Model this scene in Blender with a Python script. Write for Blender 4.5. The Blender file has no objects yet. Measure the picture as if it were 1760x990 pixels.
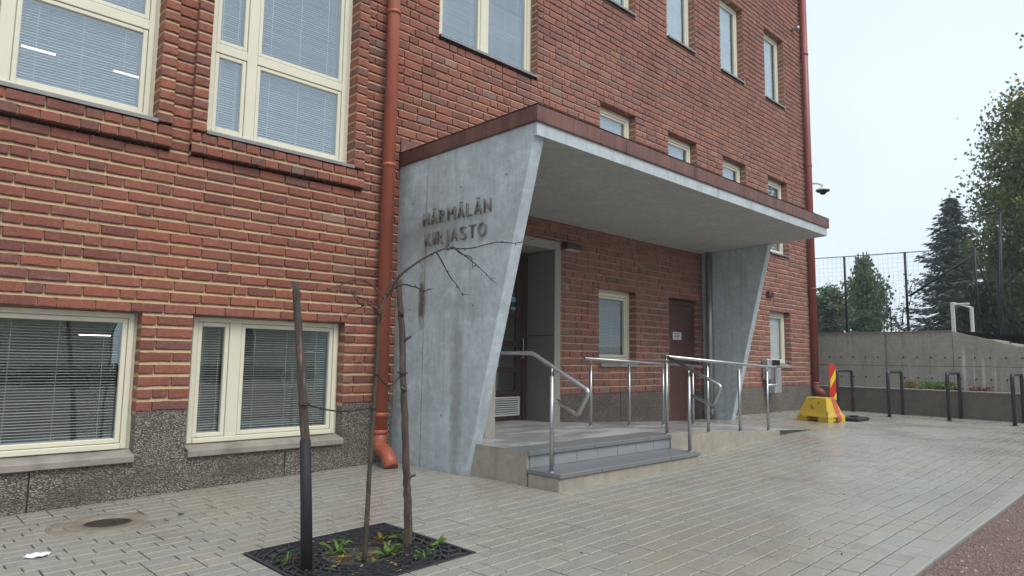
import bpy, bmesh, math, random
from mathutils import Vector, Matrix
random.seed(7)
SC = bpy.context.scene
COL = SC.collection
# ------------------------------------------------------------------ camera
CAM = Vector((0.0, -6.9247, 1.32))
F_PX, YAW, PITCH, ROLL = 1155.02, 0.770694, 0.106745, 0.0130811
fw = Vector((math.sin(YAW)*math.cos(PITCH), math.cos(YAW)*math.cos(PITCH), math.sin(PITCH)))
r0 = Vector((math.cos(YAW), -math.sin(YAW), 0)); u0 = r0.cross(fw)
rt = r0*math.cos(ROLL)+u0*math.sin(ROLL); up = u0*math.cos(ROLL)-r0*math.sin(ROLL)
cd = bpy.data.cameras.new('camera'); cam = bpy.data.objects.new('camera', cd); COL.objects.link(cam)
M3 = Matrix((rt, up, -fw)).transposed()
cam.matrix_world = Matrix.Translation(CAM) @ M3.to_4x4()
cd.sensor_width = 36; cd.lens = 36*F_PX/1760; cd.clip_start = .05; cd.clip_end = 2000
SC.camera = cam
def project(p):
    d = Vector(p)-CAM; z = d.dot(fw)
    if z < .1: return None
    return (880+F_PX*d.dot(rt)/z, 495-F_PX*d.dot(up)/z, z)
# ------------------------------------------------------------------ light: overcast daylight
SUN_EL, SUN_AZ = math.radians(52), math.radians(182)      # azimuth from +Y towards +X
W = bpy.data.worlds.new('World'); SC.world = W; W.use_nodes = True
nt = W.node_tree; nt.nodes.clear()
sky = nt.nodes.new('ShaderNodeTexSky'); sky.sky_type = 'NISHITA'; sky.sun_disc = False
sky.sun_elevation = SUN_EL; sky.sun_rotation = SUN_AZ; sky.air_density = 1.0; sky.dust_density = 3.0
hs = nt.nodes.new('ShaderNodeHueSaturation'); hs.inputs['Saturation'].default_value = .22
mx = nt.nodes.new('ShaderNodeMixRGB'); mx.inputs[0].default_value = .72
mx.inputs[2].default_value = (7.1, 8.15, 9.1, 1)           # even cloud layer
bg = nt.nodes.new('ShaderNodeBackground'); bg.inputs['Strength'].default_value = .1
wo = nt.nodes.new('ShaderNodeOutputWorld')
nt.links.new(sky.outputs[0], hs.inputs['Color']); nt.links.new(hs.outputs[0], mx.inputs[1])
tc = nt.nodes.new('ShaderNodeTexCoord'); cn = nt.nodes.new('ShaderNodeTexNoise'); cn.inputs['Scale'].default_value = 2.2; cn.inputs['Detail'].default_value = 4
cr_ = nt.nodes.new('ShaderNodeMapRange'); cr_.inputs[1].default_value = .3; cr_.inputs[2].default_value = .7; cr_.inputs[3].default_value = .955; cr_.inputs[4].default_value = 1.045
cm = nt.nodes.new('ShaderNodeVectorMath'); cm.operation = 'SCALE'
nt.links.new(tc.outputs['Generated'], cn.inputs['Vector']); nt.links.new(cn.outputs[0], cr_.inputs[0]); nt.links.new(mx.outputs[0], cm.inputs[0]); nt.links.new(cr_.outputs[0], cm.inputs['Scale'])
nt.links.new(cm.outputs[0], bg.inputs['Color']); nt.links.new(bg.outputs[0], wo.inputs['Surface'])
sl = bpy.data.lights.new('sun', 'SUN'); sl.energy = 1.5; sl.angle = math.radians(35); sl.color = (1, .97, .92)
so = bpy.data.objects.new('sun', sl); COL.objects.link(so)
sd = Vector((math.sin(SUN_AZ)*math.cos(SUN_EL), math.cos(SUN_AZ)*math.cos(SUN_EL), math.sin(SUN_EL)))
so.rotation_euler = sd.to_track_quat('Z', 'Y').to_euler(); so.location = (0, -10, 20)
SC.view_settings.view_transform = 'Standard'; SC.view_settings.look = 'None'
SC.view_settings.exposure = 0.55; SC.view_settings.gamma = 1
try: SC.view_settings.use_curve_mapping = False
except Exception: pass
# ------------------------------------------------------------------ mesh helpers
LOC = {}
class MB:
    def __init__(s): s.v = []; s.f = []; s.a = []; s.cur = 0.0; s.sm = set()
    def quad(s, *p):
        i = len(s.v); s.v += [tuple(q) for q in p]; s.f.append(tuple(range(i, i+len(p)))); s.a.append(s.cur)
    def box(s, x0, x1, y0, y1, z0, z1, b=0.0):
        if b <= 0:
            i = len(s.v)
            s.v += [(x0,y0,z0),(x1,y0,z0),(x1,y1,z0),(x0,y1,z0),(x0,y0,z1),(x1,y0,z1),(x1,y1,z1),(x0,y1,z1)]
            for f in ((0,3,2,1),(4,5,6,7),(0,1,5,4),(1,2,6,5),(2,3,7,6),(3,0,4,7)):
                s.f.append(tuple(i+k for k in f)); s.a.append(s.cur)
            return
        # bevelled box: 24 verts
        c = ((x0+x1)/2, (y0+y1)/2, (z0+z1)/2); h = ((x1-x0)/2, (y1-y0)/2, (z1-z0)/2)
        b = min(b, min(h)*.9); idx = {}
        for sx in (-1,1):
            for sy in (-1,1):
                for sz in (-1,1):
                    sg = (sx,sy,sz)
                    for ax in range(3):
                        p = [c[k]+sg[k]*(h[k]-(0 if k==ax else b)) for k in range(3)]
                        idx[(sg,ax)] = len(s.v); s.v.append(tuple(p))
        def F(l):
            s.f.append(tuple(l)); s.a.append(s.cur)
        for ax in range(3):
            a1, a2 = (ax+1)%3, (ax+2)%3
            for sgn in (-1,1):
                l = []
                for q1,q2 in ((-1,-1),(1,-1),(1,1),(-1,1)):
                    g = [0,0,0]; g[ax]=sgn; g[a1]=q1; g[a2]=q2; l.append(idx[(tuple(g),ax)])
                F(l if sgn>0 else l[::-1])
            for q1 in (-1,1):
                for q2 in (-1,1):
                    l=[]
                    for e,axx in ((-1,a1),(1,a1),(1,a2),(-1,a2)):
                        g=[0,0,0]; g[ax]=e; g[a1]=q1; g[a2]=q2; l.append(idx[(tuple(g),axx)])
                    F(l if q1*q2>0 else l[::-1])
        for g in [(x,y,z) for x in (-1,1) for y in (-1,1) for z in (-1,1)]:
            l=[idx[(g,0)],idx[(g,1)],idx[(g,2)]]; F(l if g[0]*g[1]*g[2]>0 else l[::-1])
    def prism(s, pts, axis, a0, a1):
        """extrude a polygon; axis 'x': pts are (y,z); 'y': (x,z); 'z': (x,y)"""
        def P(p, a):
            return (a,p[0],p[1]) if axis=='x' else (p[0],a,p[1]) if axis=='y' else (p[0],p[1],a)
        n=len(pts); i=len(s.v); s.v += [P(p,a0) for p in pts]+[P(p,a1) for p in pts]
        s.f.append(tuple(i+k for k in range(n))[::-1]); s.f.append(tuple(i+n+k for k in range(n))); s.a += [s.cur]*2
        for k in range(n):
            k2=(k+1)%n; s.f.append((i+k,i+k2,i+n+k2,i+n+k)); s.a.append(s.cur)
    def tube(s, pts, r, n=10, cap=True, smooth=True):
        pts=[Vector(p) for p in pts]; rs = r if isinstance(r,(list,tuple)) else [r]*len(pts)
        t=(pts[1]-pts[0]).normalized(); ref=Vector((0,0,1)) if abs(t.z)<.9 else Vector((1,0,0))
        nrm=(ref-t*ref.dot(t)).normalized(); rings=[]
        for k,p in enumerate(pts):
            t=(pts[min(k+1,len(pts)-1)]-pts[max(k-1,0)]).normalized()
            nrm=(nrm-t*nrm.dot(t)).normalized(); bi=t.cross(nrm); base=len(s.v)
            for j in range(n):
                a=2*math.pi*j/n; s.v.append(tuple(p+(nrm*math.cos(a)+bi*math.sin(a))*rs[k]))
            rings.append(base)
        for a,b in zip(rings,rings[1:]):
            for j in range(n):
                j2=(j+1)%n; 
                if smooth: s.sm.add(len(s.f))
                s.f.append((a+j,a+j2,b+j2,b+j)); s.a.append(s.cur)
        if cap:
            s.f.append(tuple(rings[0]+j for j in range(n))[::-1]); s.f.append(tuple(rings[-1]+j for j in range(n))); s.a += [s.cur]*2
    def lathe(s, prof, c, n=20, smooth=True):
        base=len(s.v); c=Vector(c)
        for (r,z) in prof:
            for j in range(n):
                a=2*math.pi*j/n; s.v.append((c.x+r*math.cos(a), c.y+r*math.sin(a), c.z+z))
        for k in range(len(prof)-1):
            for j in range(n):
                j2=(j+1)%n; a=base+k*n; b=a+n
                if smooth: s.sm.add(len(s.f))
                s.f.append((a+j,a+j2,b+j2,b+j)); s.a.append(s.cur)
    def mesh(s, name, mat, off=(0,0,0), fixn=False):
        me=bpy.data.meshes.new(name)
        o=off; v=[(p[0]-o[0],p[1]-o[1],p[2]-o[2]) for p in s.v] if any(o) else s.v
        me.from_pydata(v,[],s.f)
        if s.sm: me.polygons.foreach_set('use_smooth',[i in s.sm for i in range(len(s.f))])
        at=me.attributes.new('rnd','FLOAT','FACE'); at.data.foreach_set('value',s.a)
        if fixn:
            bm=bmesh.new(); bm.from_mesh(me); bmesh.ops.recalc_face_normals(bm,faces=bm.faces); bm.to_mesh(me); bm.free()
        me.materials.append(mat); me.update(); return me
    def build(s, name, mat, parent=None, label=None, cat=None, group=None, kind=None, loc=(0,0,0), fixn=False):
        o=LOC.get(parent.name,(0,0,0)) if parent else loc
        ob=bpy.data.objects.new(name, s.mesh(name,mat,o,fixn)); COL.objects.link(ob)
        if parent: ob.parent=parent; LOC[ob.name]=o
        else: ob.location=o; LOC[ob.name]=tuple(o)
        tag(ob,label,cat,group,kind); return ob
def tag(o,label=None,cat=None,group=None,kind=None):
    for k,v in (('label',label),('category',cat),('group',group),('kind',kind)):
        if v: o[k]=v
    return o
def thing(name, loc, label, cat, group=None):
    o=bpy.data.objects.new(name,None); COL.objects.link(o); o.location=loc; o.empty_display_size=.1
    LOC[o.name]=tuple(loc); return tag(o,label,cat,group)
def copy_tree(o,parent=None):
    c=o.copy(); COL.objects.link(c)
    if parent: c.parent=parent
    for ch in list(o.children): copy_tree(ch,c)
    return c
def fillet(pts, r, n=5):
    pts=[Vector(p) for p in pts]; out=[pts[0]]
    for a,b,c in zip(pts,pts[1:],pts[2:]):
        d1=(a-b); d2=(c-b); l=min(r,d1.length*.45,d2.length*.45); p=b+d1.normalized()*l; q=b+d2.normalized()*l
        for k in range(n+1):
            t=k/n; out.append(p*(1-t)**2+b*2*t*(1-t)+q*t*t)
    out.append(pts[-1]); return out
def interp(x, xs, ys):
    if x<=xs[0]: return ys[0]
    for a,b,c,d in zip(xs,xs[1:],ys,ys[1:]):
        if x<=b: return c+(d-c)*(x-a)/(b-a)
    return ys[-1]
GX=[-25,-5,1,3,4.8,8,9.2,10.3,12,17,40]; GZ=[-.35,-.12,0,.05,.10,.135,.175,.218,.235,.215,.215]
def gz(x): return interp(x,GX,GZ)
# ------------------------------------------------------------------ materials
class NT:
    def __init__(s,name):
        s.m=bpy.data.materials.new(name); s.m.use_nodes=True; s.t=s.m.node_tree; s.t.nodes.clear()
        s.out=s.n('ShaderNodeOutputMaterial'); s.b=s.n('ShaderNodeBsdfPrincipled'); s.l(s.b.outputs[0],s.out.inputs[0])
        s.pos=None
    def n(s,t): return s.t.nodes.new(t)
    def l(s,a,b): s.t.links.new(a,b)
    def P(s):
        if not s.pos:
            g=s.n('ShaderNodeNewGeometry'); s.pos=g.outputs['Position']
        return s.pos
    def scaled(s,sx,sy,sz):
        m=s.n('ShaderNodeMapping'); m.inputs['Scale'].default_value=(sx,sy,sz); s.l(s.P(),m.inputs[0]); return m.outputs[0]
    def noise(s,scale,detail=3,rough=.55,vec=None):
        n=s.n('ShaderNodeTexNoise'); n.inputs['Scale'].default_value=scale; n.inputs['Detail'].default_value=detail; n.inputs['Roughness'].default_value=rough
        s.l(vec or s.P(),n.inputs['Vector']); return n.outputs[0]
    def ramp(s,fac,stops):
        r=s.n('ShaderNodeValToRGB'); e=r.color_ramp.elements
        while len(e)<len(stops): e.new(.5)
        for k,(p,c) in enumerate(stops):
            e[k].position=p; e[k].color=(*c,1) if len(c)==3 else c
        s.l(fac,r.inputs[0]); return r.outputs[0]
    def ss(s,fac,a,b):
        m=s.n('ShaderNodeMapRange'); m.inputs[1].default_value=a; m.inputs[2].default_value=b; s.l(fac,m.inputs[0]); return m.outputs[0]
    def mix(s,fac,a,b,mode='MIX'):
        m=s.n('ShaderNodeMixRGB'); m.blend_type=mode
        for k,x in ((0,fac),(1,a),(2,b)):
            if isinstance(x,(int,float)): m.inputs[k].default_value=x
            elif isinstance(x,tuple): m.inputs[k].default_value=(*x,1)
            else: s.l(x,m.inputs[k])
        return m.outputs[0]
    def math(s,op,a,b=0.0):
        m=s.n('ShaderNodeMath'); m.operation=op
        for k,x in ((0,a),(1,b)):
            if isinstance(x,(int,float)): m.inputs[k].default_value=x
            else: s.l(x,m.inputs[k])
        return m.outputs[0]
    def bump(s,h,strength,dist=.01):
        b=s.n('ShaderNodeBump'); b.inputs['Strength'].default_value=strength; b.inputs['Distance'].default_value=dist
        s.l(h,b.inputs['Height']); s.l(b.outputs[0],s.b.inputs['Normal'])
    def set(s,**k):
        for n,v in k.items():
            i=s.b.inputs[{'col':'Base Color','rough':'Roughness','metal':'Metallic','spec':'Specular IOR Level'}.get(n,n)]
            if isinstance(v,tuple): i.default_value=(*v,1)
            elif isinstance(v,(int,float)): i.default_value=v
            else: s.l(v,i)
    def attr(s,name,typ='GEOMETRY'):
        a=s.n('ShaderNodeAttribute'); a.attribute_name=name; a.attribute_type=typ; return a.outputs['Fac']
    def objrnd(s):
        return s.n('ShaderNodeObjectInfo').outputs['Random']
def surf(name,c1,c2,scale=8,rough=.6,metal=0,bump=0,bscale=60,stain=None,detail=4,rvar=0,dist=.01):
    N=NT(name); c=N.mix(N.ss(N.noise(scale,detail),.3,.7),c1,c2)
    if stain:
        sc,ss_,a,b=stain; c=N.mix(N.ss(N.noise(ss_,4),a,b),c,sc)
    N.set(col=c,metal=metal)
    if rvar: N.set(rough=N.math('ADD',N.math('MULTIPLY',N.noise(scale*.7,3),rvar),rough-rvar/2))
    else: N.set(rough=rough)
    if bump: N.bump(N.noise(bscale,4),bump,dist)
    return N.m
MAT={}
def brick_mat(name,obj):
    N=NT(name); r=N.objrnd() if obj else N.attr('rnd')
    base=N.ramp(r,[(0,(0.179,0.065,0.047)),(.14,(0.240,0.079,0.052)),(.34,(0.320,0.101,0.063)),(.52,(0.279,0.100,0.068)),(.66,(0.340,0.114,0.070)),(.80,(0.230,0.090,0.070)),(.93,(0.174,0.080,0.068)),(.97,(0.360,0.139,0.080)),(.99,(0.200,0.142,0.113)),(1,(0.320,0.203,0.144))])
    st=N.noise(1,4,.6,N.scaled(26,26,70))
    c=N.mix(N.ss(st,.35,.72),base,N.mix(.55,base,(.12,.05,.042)))
    c=N.mix(N.math('MULTIPLY',N.ss(N.noise(1,5,.7,N.scaled(60,60,40)),.52,.72),.35),c,(.46,.25,.19))
    sx=N.n('ShaderNodeSeparateXYZ'); N.l(N.P(),sx.inputs[0]); c=N.mix(N.math('MULTIPLY',N.ss(sx.outputs[0],4.4,8.0),.15),c,(.38,.285,.26))
    eff=N.ss(N.noise(1,4,.6,N.scaled(9,9,16)),.58,.78)
    c=N.mix(N.math('MULTIPLY',eff,.38),c,(.42,.29,.22))
    drk=N.ss(N.noise(.8,4),.48,.75); c=N.mix(N.math('MULTIPLY',drk,.4),c,(.11,.05,.045))
    N.set(col=c,rough=.82,spec=.3); N.bump(N.noise(1,5,.65,N.scaled(70,70,130)),.55,.006); return N.m
MAT['brick']=brick_mat('brick',False); MAT['brick_o']=brick_mat('brick_piece',True)
def m_mortar():
    N=NT('mortar'); c=N.mix(N.ss(N.noise(1.1,3),.35,.65),(.52,.37,.225),(.42,.295,.185))
    c=N.mix(N.math('MULTIPLY',N.ss(N.noise(30,4),.4,.8),.5),c,(.28,.18,.11))
    # colour blends paler and pinker from the downpipe towards the right
    sx=N.n('ShaderNodeSeparateXYZ'); N.l(N.P(),sx.inputs[0])
    c=N.mix(N.math('MULTIPLY',N.ss(sx.outputs[0],4.4,7.5),.55),c,(.48,.36,.29))
    N.set(col=c,rough=.95,spec=.2); N.bump(N.noise(140,4),.6,.004); return N.m
MAT['mortar']=m_mortar()
def m_aggregate(name,ca,cb,cc,sc):
    N=NT(name); v=N.n('ShaderNodeTexVoronoi'); v.inputs['Scale'].default_value=sc
    w=N.n('ShaderNodeVectorMath'); w.operation='ADD'; N.l(N.scaled(1,1,1.5),w.inputs[0])
    nz=N.n('ShaderNodeTexNoise'); nz.inputs['Scale'].default_value=30; N.l(N.P(),nz.inputs['Vector'])
    sc2=N.n('ShaderNodeVectorMath'); sc2.operation='SCALE'; sc2.inputs['Scale'].default_value=.035; N.l(nz.outputs['Color'],sc2.inputs[0]); N.l(sc2.outputs[0],w.inputs[1])
    N.l(w.outputs[0],v.inputs['Vector'])
    bw=N.n('ShaderNodeSeparateColor'); N.l(v.outputs['Color'],bw.inputs[0])
    stone=N.ramp(bw.outputs[0],[(0,ca),(.35,cb),(.62,ca),(.85,cc),(1,(.42,.39,.33))])
    c=N.mix(N.ss(v.outputs['Distance'],.30,.58),stone,(.075,.062,.05))
    big=N.ss(N.noise(1,5,.65,N.scaled(1.1,1.1,3.0)),.47,.66); c=N.mix(N.math('MULTIPLY',big,.62),c,(.075,.055,.045))
    N.set(col=c,rough=.7); h=N.math('SUBTRACT',.6,v.outputs['Distance']); N.bump(h,.9,.012); return N.m
MAT['agg']=m_aggregate('exposed_aggregate',(.32,.29,.24),(.21,.19,.16),(.41,.37,.31),60)
MAT['agg2']=m_aggregate('red_aggregate',(.27,.20,.17),(.15,.115,.10),(.36,.29,.245),64)
def m_concrete(name,c1,c2,streak=.5,holes=False,dark=(.10,.10,.095),stainpos=None,boards=0):
    N=NT(name); c=N.mix(N.ss(N.noise(2.2,5,.65),.3,.7),c1,c2)
    c=N.mix(N.math('MULTIPLY',N.ss(N.noise(14,5,.7),.42,.72),.42),c,tuple(x*.55 for x in c1))
    c=N.mix(N.math('MULTIPLY',N.ss(N.noise(5,6,.75),.52,.68),.4),c,tuple(min(1,x*1.35) for x in c1))
    s=N.noise(1,5,.7,N.scaled(11,11,.9)); c=N.mix(N.math('MULTIPLY',N.ss(s,.5,.72),streak),c,dark)
    s2=N.noise(1,5,.7,N.scaled(4,4,9)); c=N.mix(N.math('MULTIPLY',N.ss(s2,.52,.74),streak*.8),c,tuple(min(1,x*1.45) for x in c1))
    if stainpos:
        for (px,py,pz,sx,sy,sz,col,amt) in stainpos:
            m=N.n('ShaderNodeVectorMath'); m.operation='SUBTRACT'; N.l(N.P(),m.inputs[0]); m.inputs[1].default_value=(px,py,pz)
            k=N.n('ShaderNodeVectorMath'); k.operation='MULTIPLY'; N.l(m.outputs[0],k.inputs[0]); k.inputs[1].default_value=(1/sx,1/sy,1/sz)
            ln=N.n('ShaderNodeVectorMath'); ln.operation='LENGTH'; N.l(k.outputs[0],ln.inputs[0])
            d=N.math('ADD',ln.outputs['Value'],N.math('MULTIPLY',N.noise(9,4),1.3))
            c=N.mix(N.math('MULTIPLY',N.ss(d,1.75,1.05),amt),c,col)
    N.set(col=c,rough=N.math('ADD',N.math('MULTIPLY',N.noise(5,3),.3),.5),spec=.4)
    h=N.noise(90,5,.7)
    if holes:
        v=N.n('ShaderNodeTexVoronoi'); v.inputs['Scale'].default_value=16; N.l(N.P(),v.inputs['Vector'])
        h=N.math('ADD',h,N.math('MULTIPLY',N.ss(v.outputs['Distance'],.02,.09),1.6))
    if boards:
        w=N.n('ShaderNodeTexWave'); w.inputs['Scale'].default_value=boards; w.inputs['Distortion'].default_value=.6; N.l(N.scaled(.15,1,1),w.inputs[0])
        h=N.math('ADD',h,N.math('MULTIPLY',w.outputs['Fac'],.5))
    N.bump(h,.35,.006); return N.m
MAT['conc_wing']=m_concrete('canopy_concrete',(.52,.59,.62),(.36,.405,.42),.36,True,(.19,.19,.18),
    [(4.73,-.53,2.03,.3,.085,.34,(.075,.058,.04),.9),(4.73,-.6,2.8,.3,.7,.35,(.20,.19,.17),.5),(4.73,-1.2,1.0,.3,.12,1.3,(.18,.165,.15),.5)])
MAT['conc_light']=m_concrete('fascia_concrete',(.50,.56,.58),(.43,.475,.49),.3)
MAT['conc_soffit']=m_concrete('soffit_concrete',(.50,.51,.495),(.42,.43,.415),.22,False,(.22,.22,.21),None,3.2)
MAT['conc_step']=m_concrete('step_concrete',(.36,.325,.265),(.29,.265,.22),.35,False,(.14,.11,.08))
MAT['conc_wall']=m_concrete('retaining_concrete',(.38,.365,.315),(.31,.30,.26),.45,True,(.13,.125,.11),[(19.5,y,z,.4,w,h,(.6,.59,.55),a) for (y,z,w,h,a) in ((-2.78,1.25,.05,.62,.8),(-2.98,1.2,.022,.5,.65),(-3.17,1.1,.04,.5,.75),(-3.4,1.0,.02,.5,.5),(.35,1.1,.03,.3,.5),(-1.6,1.0,.02,.4,.35),(-3.95,1.1,.04,.4,.5))])
MAT['conc_low']=m_concrete('low_wall_concrete',(.16,.145,.12),(.125,.115,.095),.35,True,(.07,.065,.06))
MAT['conc_white']=m_concrete('lime_streak',(.42,.41,.38),(.36,.35,.32),.3)
MAT['cream']=surf('cream_paint',(.70,.67,.53),(.66,.63,.50),3,.42,bump=.05,bscale=200)
MAT['sill_stone']=surf('sill_stone',(.30,.265,.23),(.24,.215,.185),5,.6,bump=.15,bscale=150,stain=((.13,.115,.10),3,.5,.75))
MAT['sill_metal']=surf('sill_metal',(.27,.255,.255),(.21,.20,.20),4,.45,.3,stain=((.30,.29,.28),6,.6,.8))
MAT['slat']=surf('blind_slat',(.72,.73,.73),(.66,.68,.68),3,.5)
MAT['slat_grey']=surf('grey_blind_slat',(.48,.49,.47),(.43,.44,.42),3,.5)
MAT['room']=surf('room_paint',(.72,.68,.54),(.68,.64,.5),2,.9)
MAT['room_dark']=surf('room_furniture',(.11,.11,.125),(.07,.07,.08),2,.6)
MAT['ceiling']=surf('ceiling_paint',(.55,.55,.52),(.5,.5,.48),2,.9)
def m_glass(name,base,gain,tint):
    N=NT(name); N.t.nodes.remove(N.b)
    ge=N.n('ShaderNodeNewGeometry'); dt=N.n('ShaderNodeVectorMath'); dt.operation='DOT_PRODUCT'; N.l(ge.outputs['Normal'],dt.inputs[0]); N.l(ge.outputs['Incoming'],dt.inputs[1])
    sch=N.math('POWER',N.math('SUBTRACT',1.0,N.math('ABSOLUTE',dt.outputs['Value'])),5.0)     # Schlick, same from both sides of the pane
    f=N.math('MINIMUM',N.math('ADD',N.math('MULTIPLY',sch,gain),base),1)
    tr=N.n('ShaderNodeBsdfTransparent'); tr.inputs[0].default_value=(*tint,1)
    gl=N.n('ShaderNodeBsdfGlossy'); gl.inputs['Roughness'].default_value=.012; gl.inputs[0].default_value=(.80,.90,1,1)
    ms=N.n('ShaderNodeMixShader'); N.l(f,ms.inputs[0]); N.l(tr.outputs[0],ms.inputs[1]); N.l(gl.outputs[0],ms.inputs[2]); N.l(ms.outputs[0],N.out.inputs[0])
    h=N.noise(1.1,2); b=N.n('ShaderNodeBump'); b.inputs['Strength'].default_value=.05; b.inputs['Distance'].default_value=.05; N.l(h,b.inputs['Height']); N.l(b.outputs[0],gl.inputs['Normal'])
    return N.m
MAT['glass']=m_glass('window_glass',.17,.9,(.90,.93,.93))
MAT['glass_low']=m_glass('lower_glass',.12,.9,(.93,.95,.94))
MAT['glass_clear']=m_glass('clear_glass',.03,.6,(.93,.95,.95))
MAT['copper']=None
def m_copper():
    N=NT('copper_flashing'); c=N.mix(N.ss(N.noise(1,5,.7,N.scaled(5,5,1.0)),.32,.68),(.27,.135,.11),(.14,.075,.066))
    c=N.mix(N.math('MULTIPLY',N.ss(N.noise(1,4,.6,N.scaled(16,16,2)),.5,.75),.6),c,(.30,.165,.14))
    N.set(col=c,metal=.75,rough=N.math('ADD',N.math('MULTIPLY',N.noise(6,3),.25),.36)); return N.m
MAT['copper']=m_copper()
MAT['red_pipe']=surf('red_painted_pipe',(.38,.10,.055),(.33,.087,.05),2.5,.42,bump=.03,bscale=30,stain=((.24,.07,.055),4,.58,.85))
MAT['red_pipe2']=surf('dark_red_pipe',(.27,.068,.055),(.23,.06,.05),2.5,.45,stain=((.18,.06,.05),4,.58,.85))
MAT['steel']=surf('stainless_steel',(.50,.51,.51),(.42,.43,.44),14,.36,1.0,bump=.03,bscale=300,rvar=.14)
MAT['bin_steel']=surf('bin_steel',(.50,.51,.51),(.44,.45,.46),5,.5,.55)
MAT['zinc']=surf('zinc_pipe',(.38,.39,.40),(.30,.31,.32),6,.4,.8)
MAT['letter']=surf('sign_letter',(.26,.24,.215),(.17,.16,.145),12,.55,.3,bump=.2,bscale=120)
def m_granite(name,c1,c2,rough,wet=None):
    N=NT(name); c=N.mix(N.ss(N.noise(170,3,.7),.35,.65),c1,c2); c=N.mix(N.math('MULTIPLY',N.ss(N.noise(4,4),.4,.7),.35),c,tuple(x*.7 for x in c1))
    if wet:
        w=N.ss(N.noise(1,4,.6,N.scaled(1.0,2.6,1)),.46,.56); c=N.mix(N.math('MULTIPLY',w,.7),c,tuple(x*.45 for x in c1)); N.set(rough=N.math('SUBTRACT',rough,N.math('MULTIPLY',w,.2)))
    else: N.set(rough=rough)
    N.set(col=c); N.bump(N.noise(260,3),.12,.003); return N.m
MAT['granite']=m_granite('dark_granite',(.20,.212,.22),(.125,.133,.14),.42)
MAT['granite_tile']=m_granite('riser_granite',(.30,.32,.335),(.21,.225,.235),.5)
MAT['portal']=m_granite('portal_granite',(.36,.345,.305),(.25,.24,.21),.6)
MAT['portal_dark']=m_granite('jamb_granite',(.25,.243,.22),(.17,.165,.15),.6)
MAT['floor']=m_granite('landing_floor',(.46,.46,.45),(.36,.36,.355),.48,True)
MAT['door_wood']=surf('brown_door_paint',(.055,.029,.022),(.042,.022,.018),5,.45,bump=.08,bscale=60)
MAT['door_metal']=surf('brown_steel_door',(.105,.05,.038),(.085,.042,.034),3,.5)
MAT['vent']=surf('vent_paint',(.62,.63,.62),(.55,.56,.55),4,.4)
def paver_mat(name,obj):
    N=NT(name); r=N.objrnd() if obj else N.attr('rnd')
    c=N.ramp(r,[(0,(0.293,0.287,0.257)),(.3,(0.335,0.325,0.285)),(.6,(0.317,0.314,0.279)),(.8,(0.353,0.337,0.285)),(.93,(0.288,0.292,0.279)),(1,(0.335,0.298,0.257))])
    c=N.mix(N.math('MULTIPLY',N.ss(N.noise(95,5,.85),.44,.66),.7),c,(.12,.115,.10))
    c=N.mix(N.math('MULTIPLY',N.ss(N.noise(200,2,.6),.58,.70),.5),c,(.52,.51,.46))
    d=N.ss(N.noise(.55,5,.62),.45,.7); c=N.mix(N.math('MULTIPLY',d,.38),c,(.285,.225,.155)); d2=N.ss(N.noise(1.9,5,.7),.56,.72); c=N.mix(N.math('MULTIPLY',d2,.45),c,(.13,.12,.10))
    wet=N.ss(N.noise(.8,4,.6),.42,.62)
    N.set(col=c,rough=N.math('SUBTRACT',.34,N.math('MULTIPLY',wet,.16)),spec=.85); N.bump(N.noise(230,4,.7),.35,.004); return N.m
MAT['paver']=paver_mat('paver',False); MAT['paver_o']=paver_mat('paver_piece',True)
MAT['joint']=surf('joint_sand',(.06,.054,.045),(.035,.032,.027),3,.95,stain=((.05,.06,.025),1.4,.55,.7))
MAT['kerb']=m_granite('kerb_stone',(.33,.325,.305),(.25,.245,.23),.55)
def m_gravel():
    N=NT('red_gravel'); v=N.n('ShaderNodeTexVoronoi'); v.inputs['Scale'].default_value=85; N.l(N.P(),v.inputs['Vector'])
    bw=N.n('ShaderNodeSeparateColor'); N.l(v.outputs['Color'],bw.inputs[0])
    c=N.ramp(bw.outputs[0],[(0,(.18,.118,.10)),(.4,(.255,.17,.14)),(.8,(.22,.155,.135)),(1,(.36,.285,.25))]); c=N.mix(N.ss(v.outputs['Distance'],.35,.7),c,(.09,.055,.048))
    c=N.mix(N.math('MULTIPLY',N.ss(N.noise(.9,4),.45,.65),.35),c,(.15,.095,.08))
    N.set(col=c,rough=.75); N.bump(N.math('SUBTRACT',.6,v.outputs['Distance']),.9,.01); return N.m
MAT['gravel']=m_gravel()
def m_rnd(name,stops,rough=.7,obj=False):
    N=NT(name); N.set(col=N.ramp(N.objrnd() if obj else N.attr('rnd'),stops),rough=rough); return N.m
MAT['pebble']=m_rnd('pebble',[(0,(.17,.10,.085)),(.5,(.27,.165,.14)),(.8,(.22,.16,.15)),(1,(.40,.32,.29))],.7)
MAT['iron']=surf('cast_iron',(.05,.053,.06),(.035,.037,.042),20,.42,.3,bump=.2,bscale=150)
MAT['rust_iron']=surf('rusty_iron',(.045,.034,.022),(.028,.022,.016),16,.6,.3,bump=.6,bscale=60,stain=((.09,.06,.03),12,.5,.75))
MAT['ring']=surf('manhole_ring',(.24,.20,.155),(.18,.155,.12),10,.7,bump=.3,bscale=90)
MAT['soil']=surf('soil',(.085,.055,.04),(.05,.034,.025),30,.95,bump=.9,bscale=60,stain=((.16,.09,.055),18,.55,.75),dist=.02)
MAT['bark']=surf('young_bark',(.07,.05,.034),(.036,.028,.02),16,.75,bump=.4,bscale=70,stain=((.12,.10,.05),7,.52,.75))
MAT['twig']=surf('twig_bark',(.042,.029,.023),(.022,.016,.014),16,.7,bump=.3,bscale=90)
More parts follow.
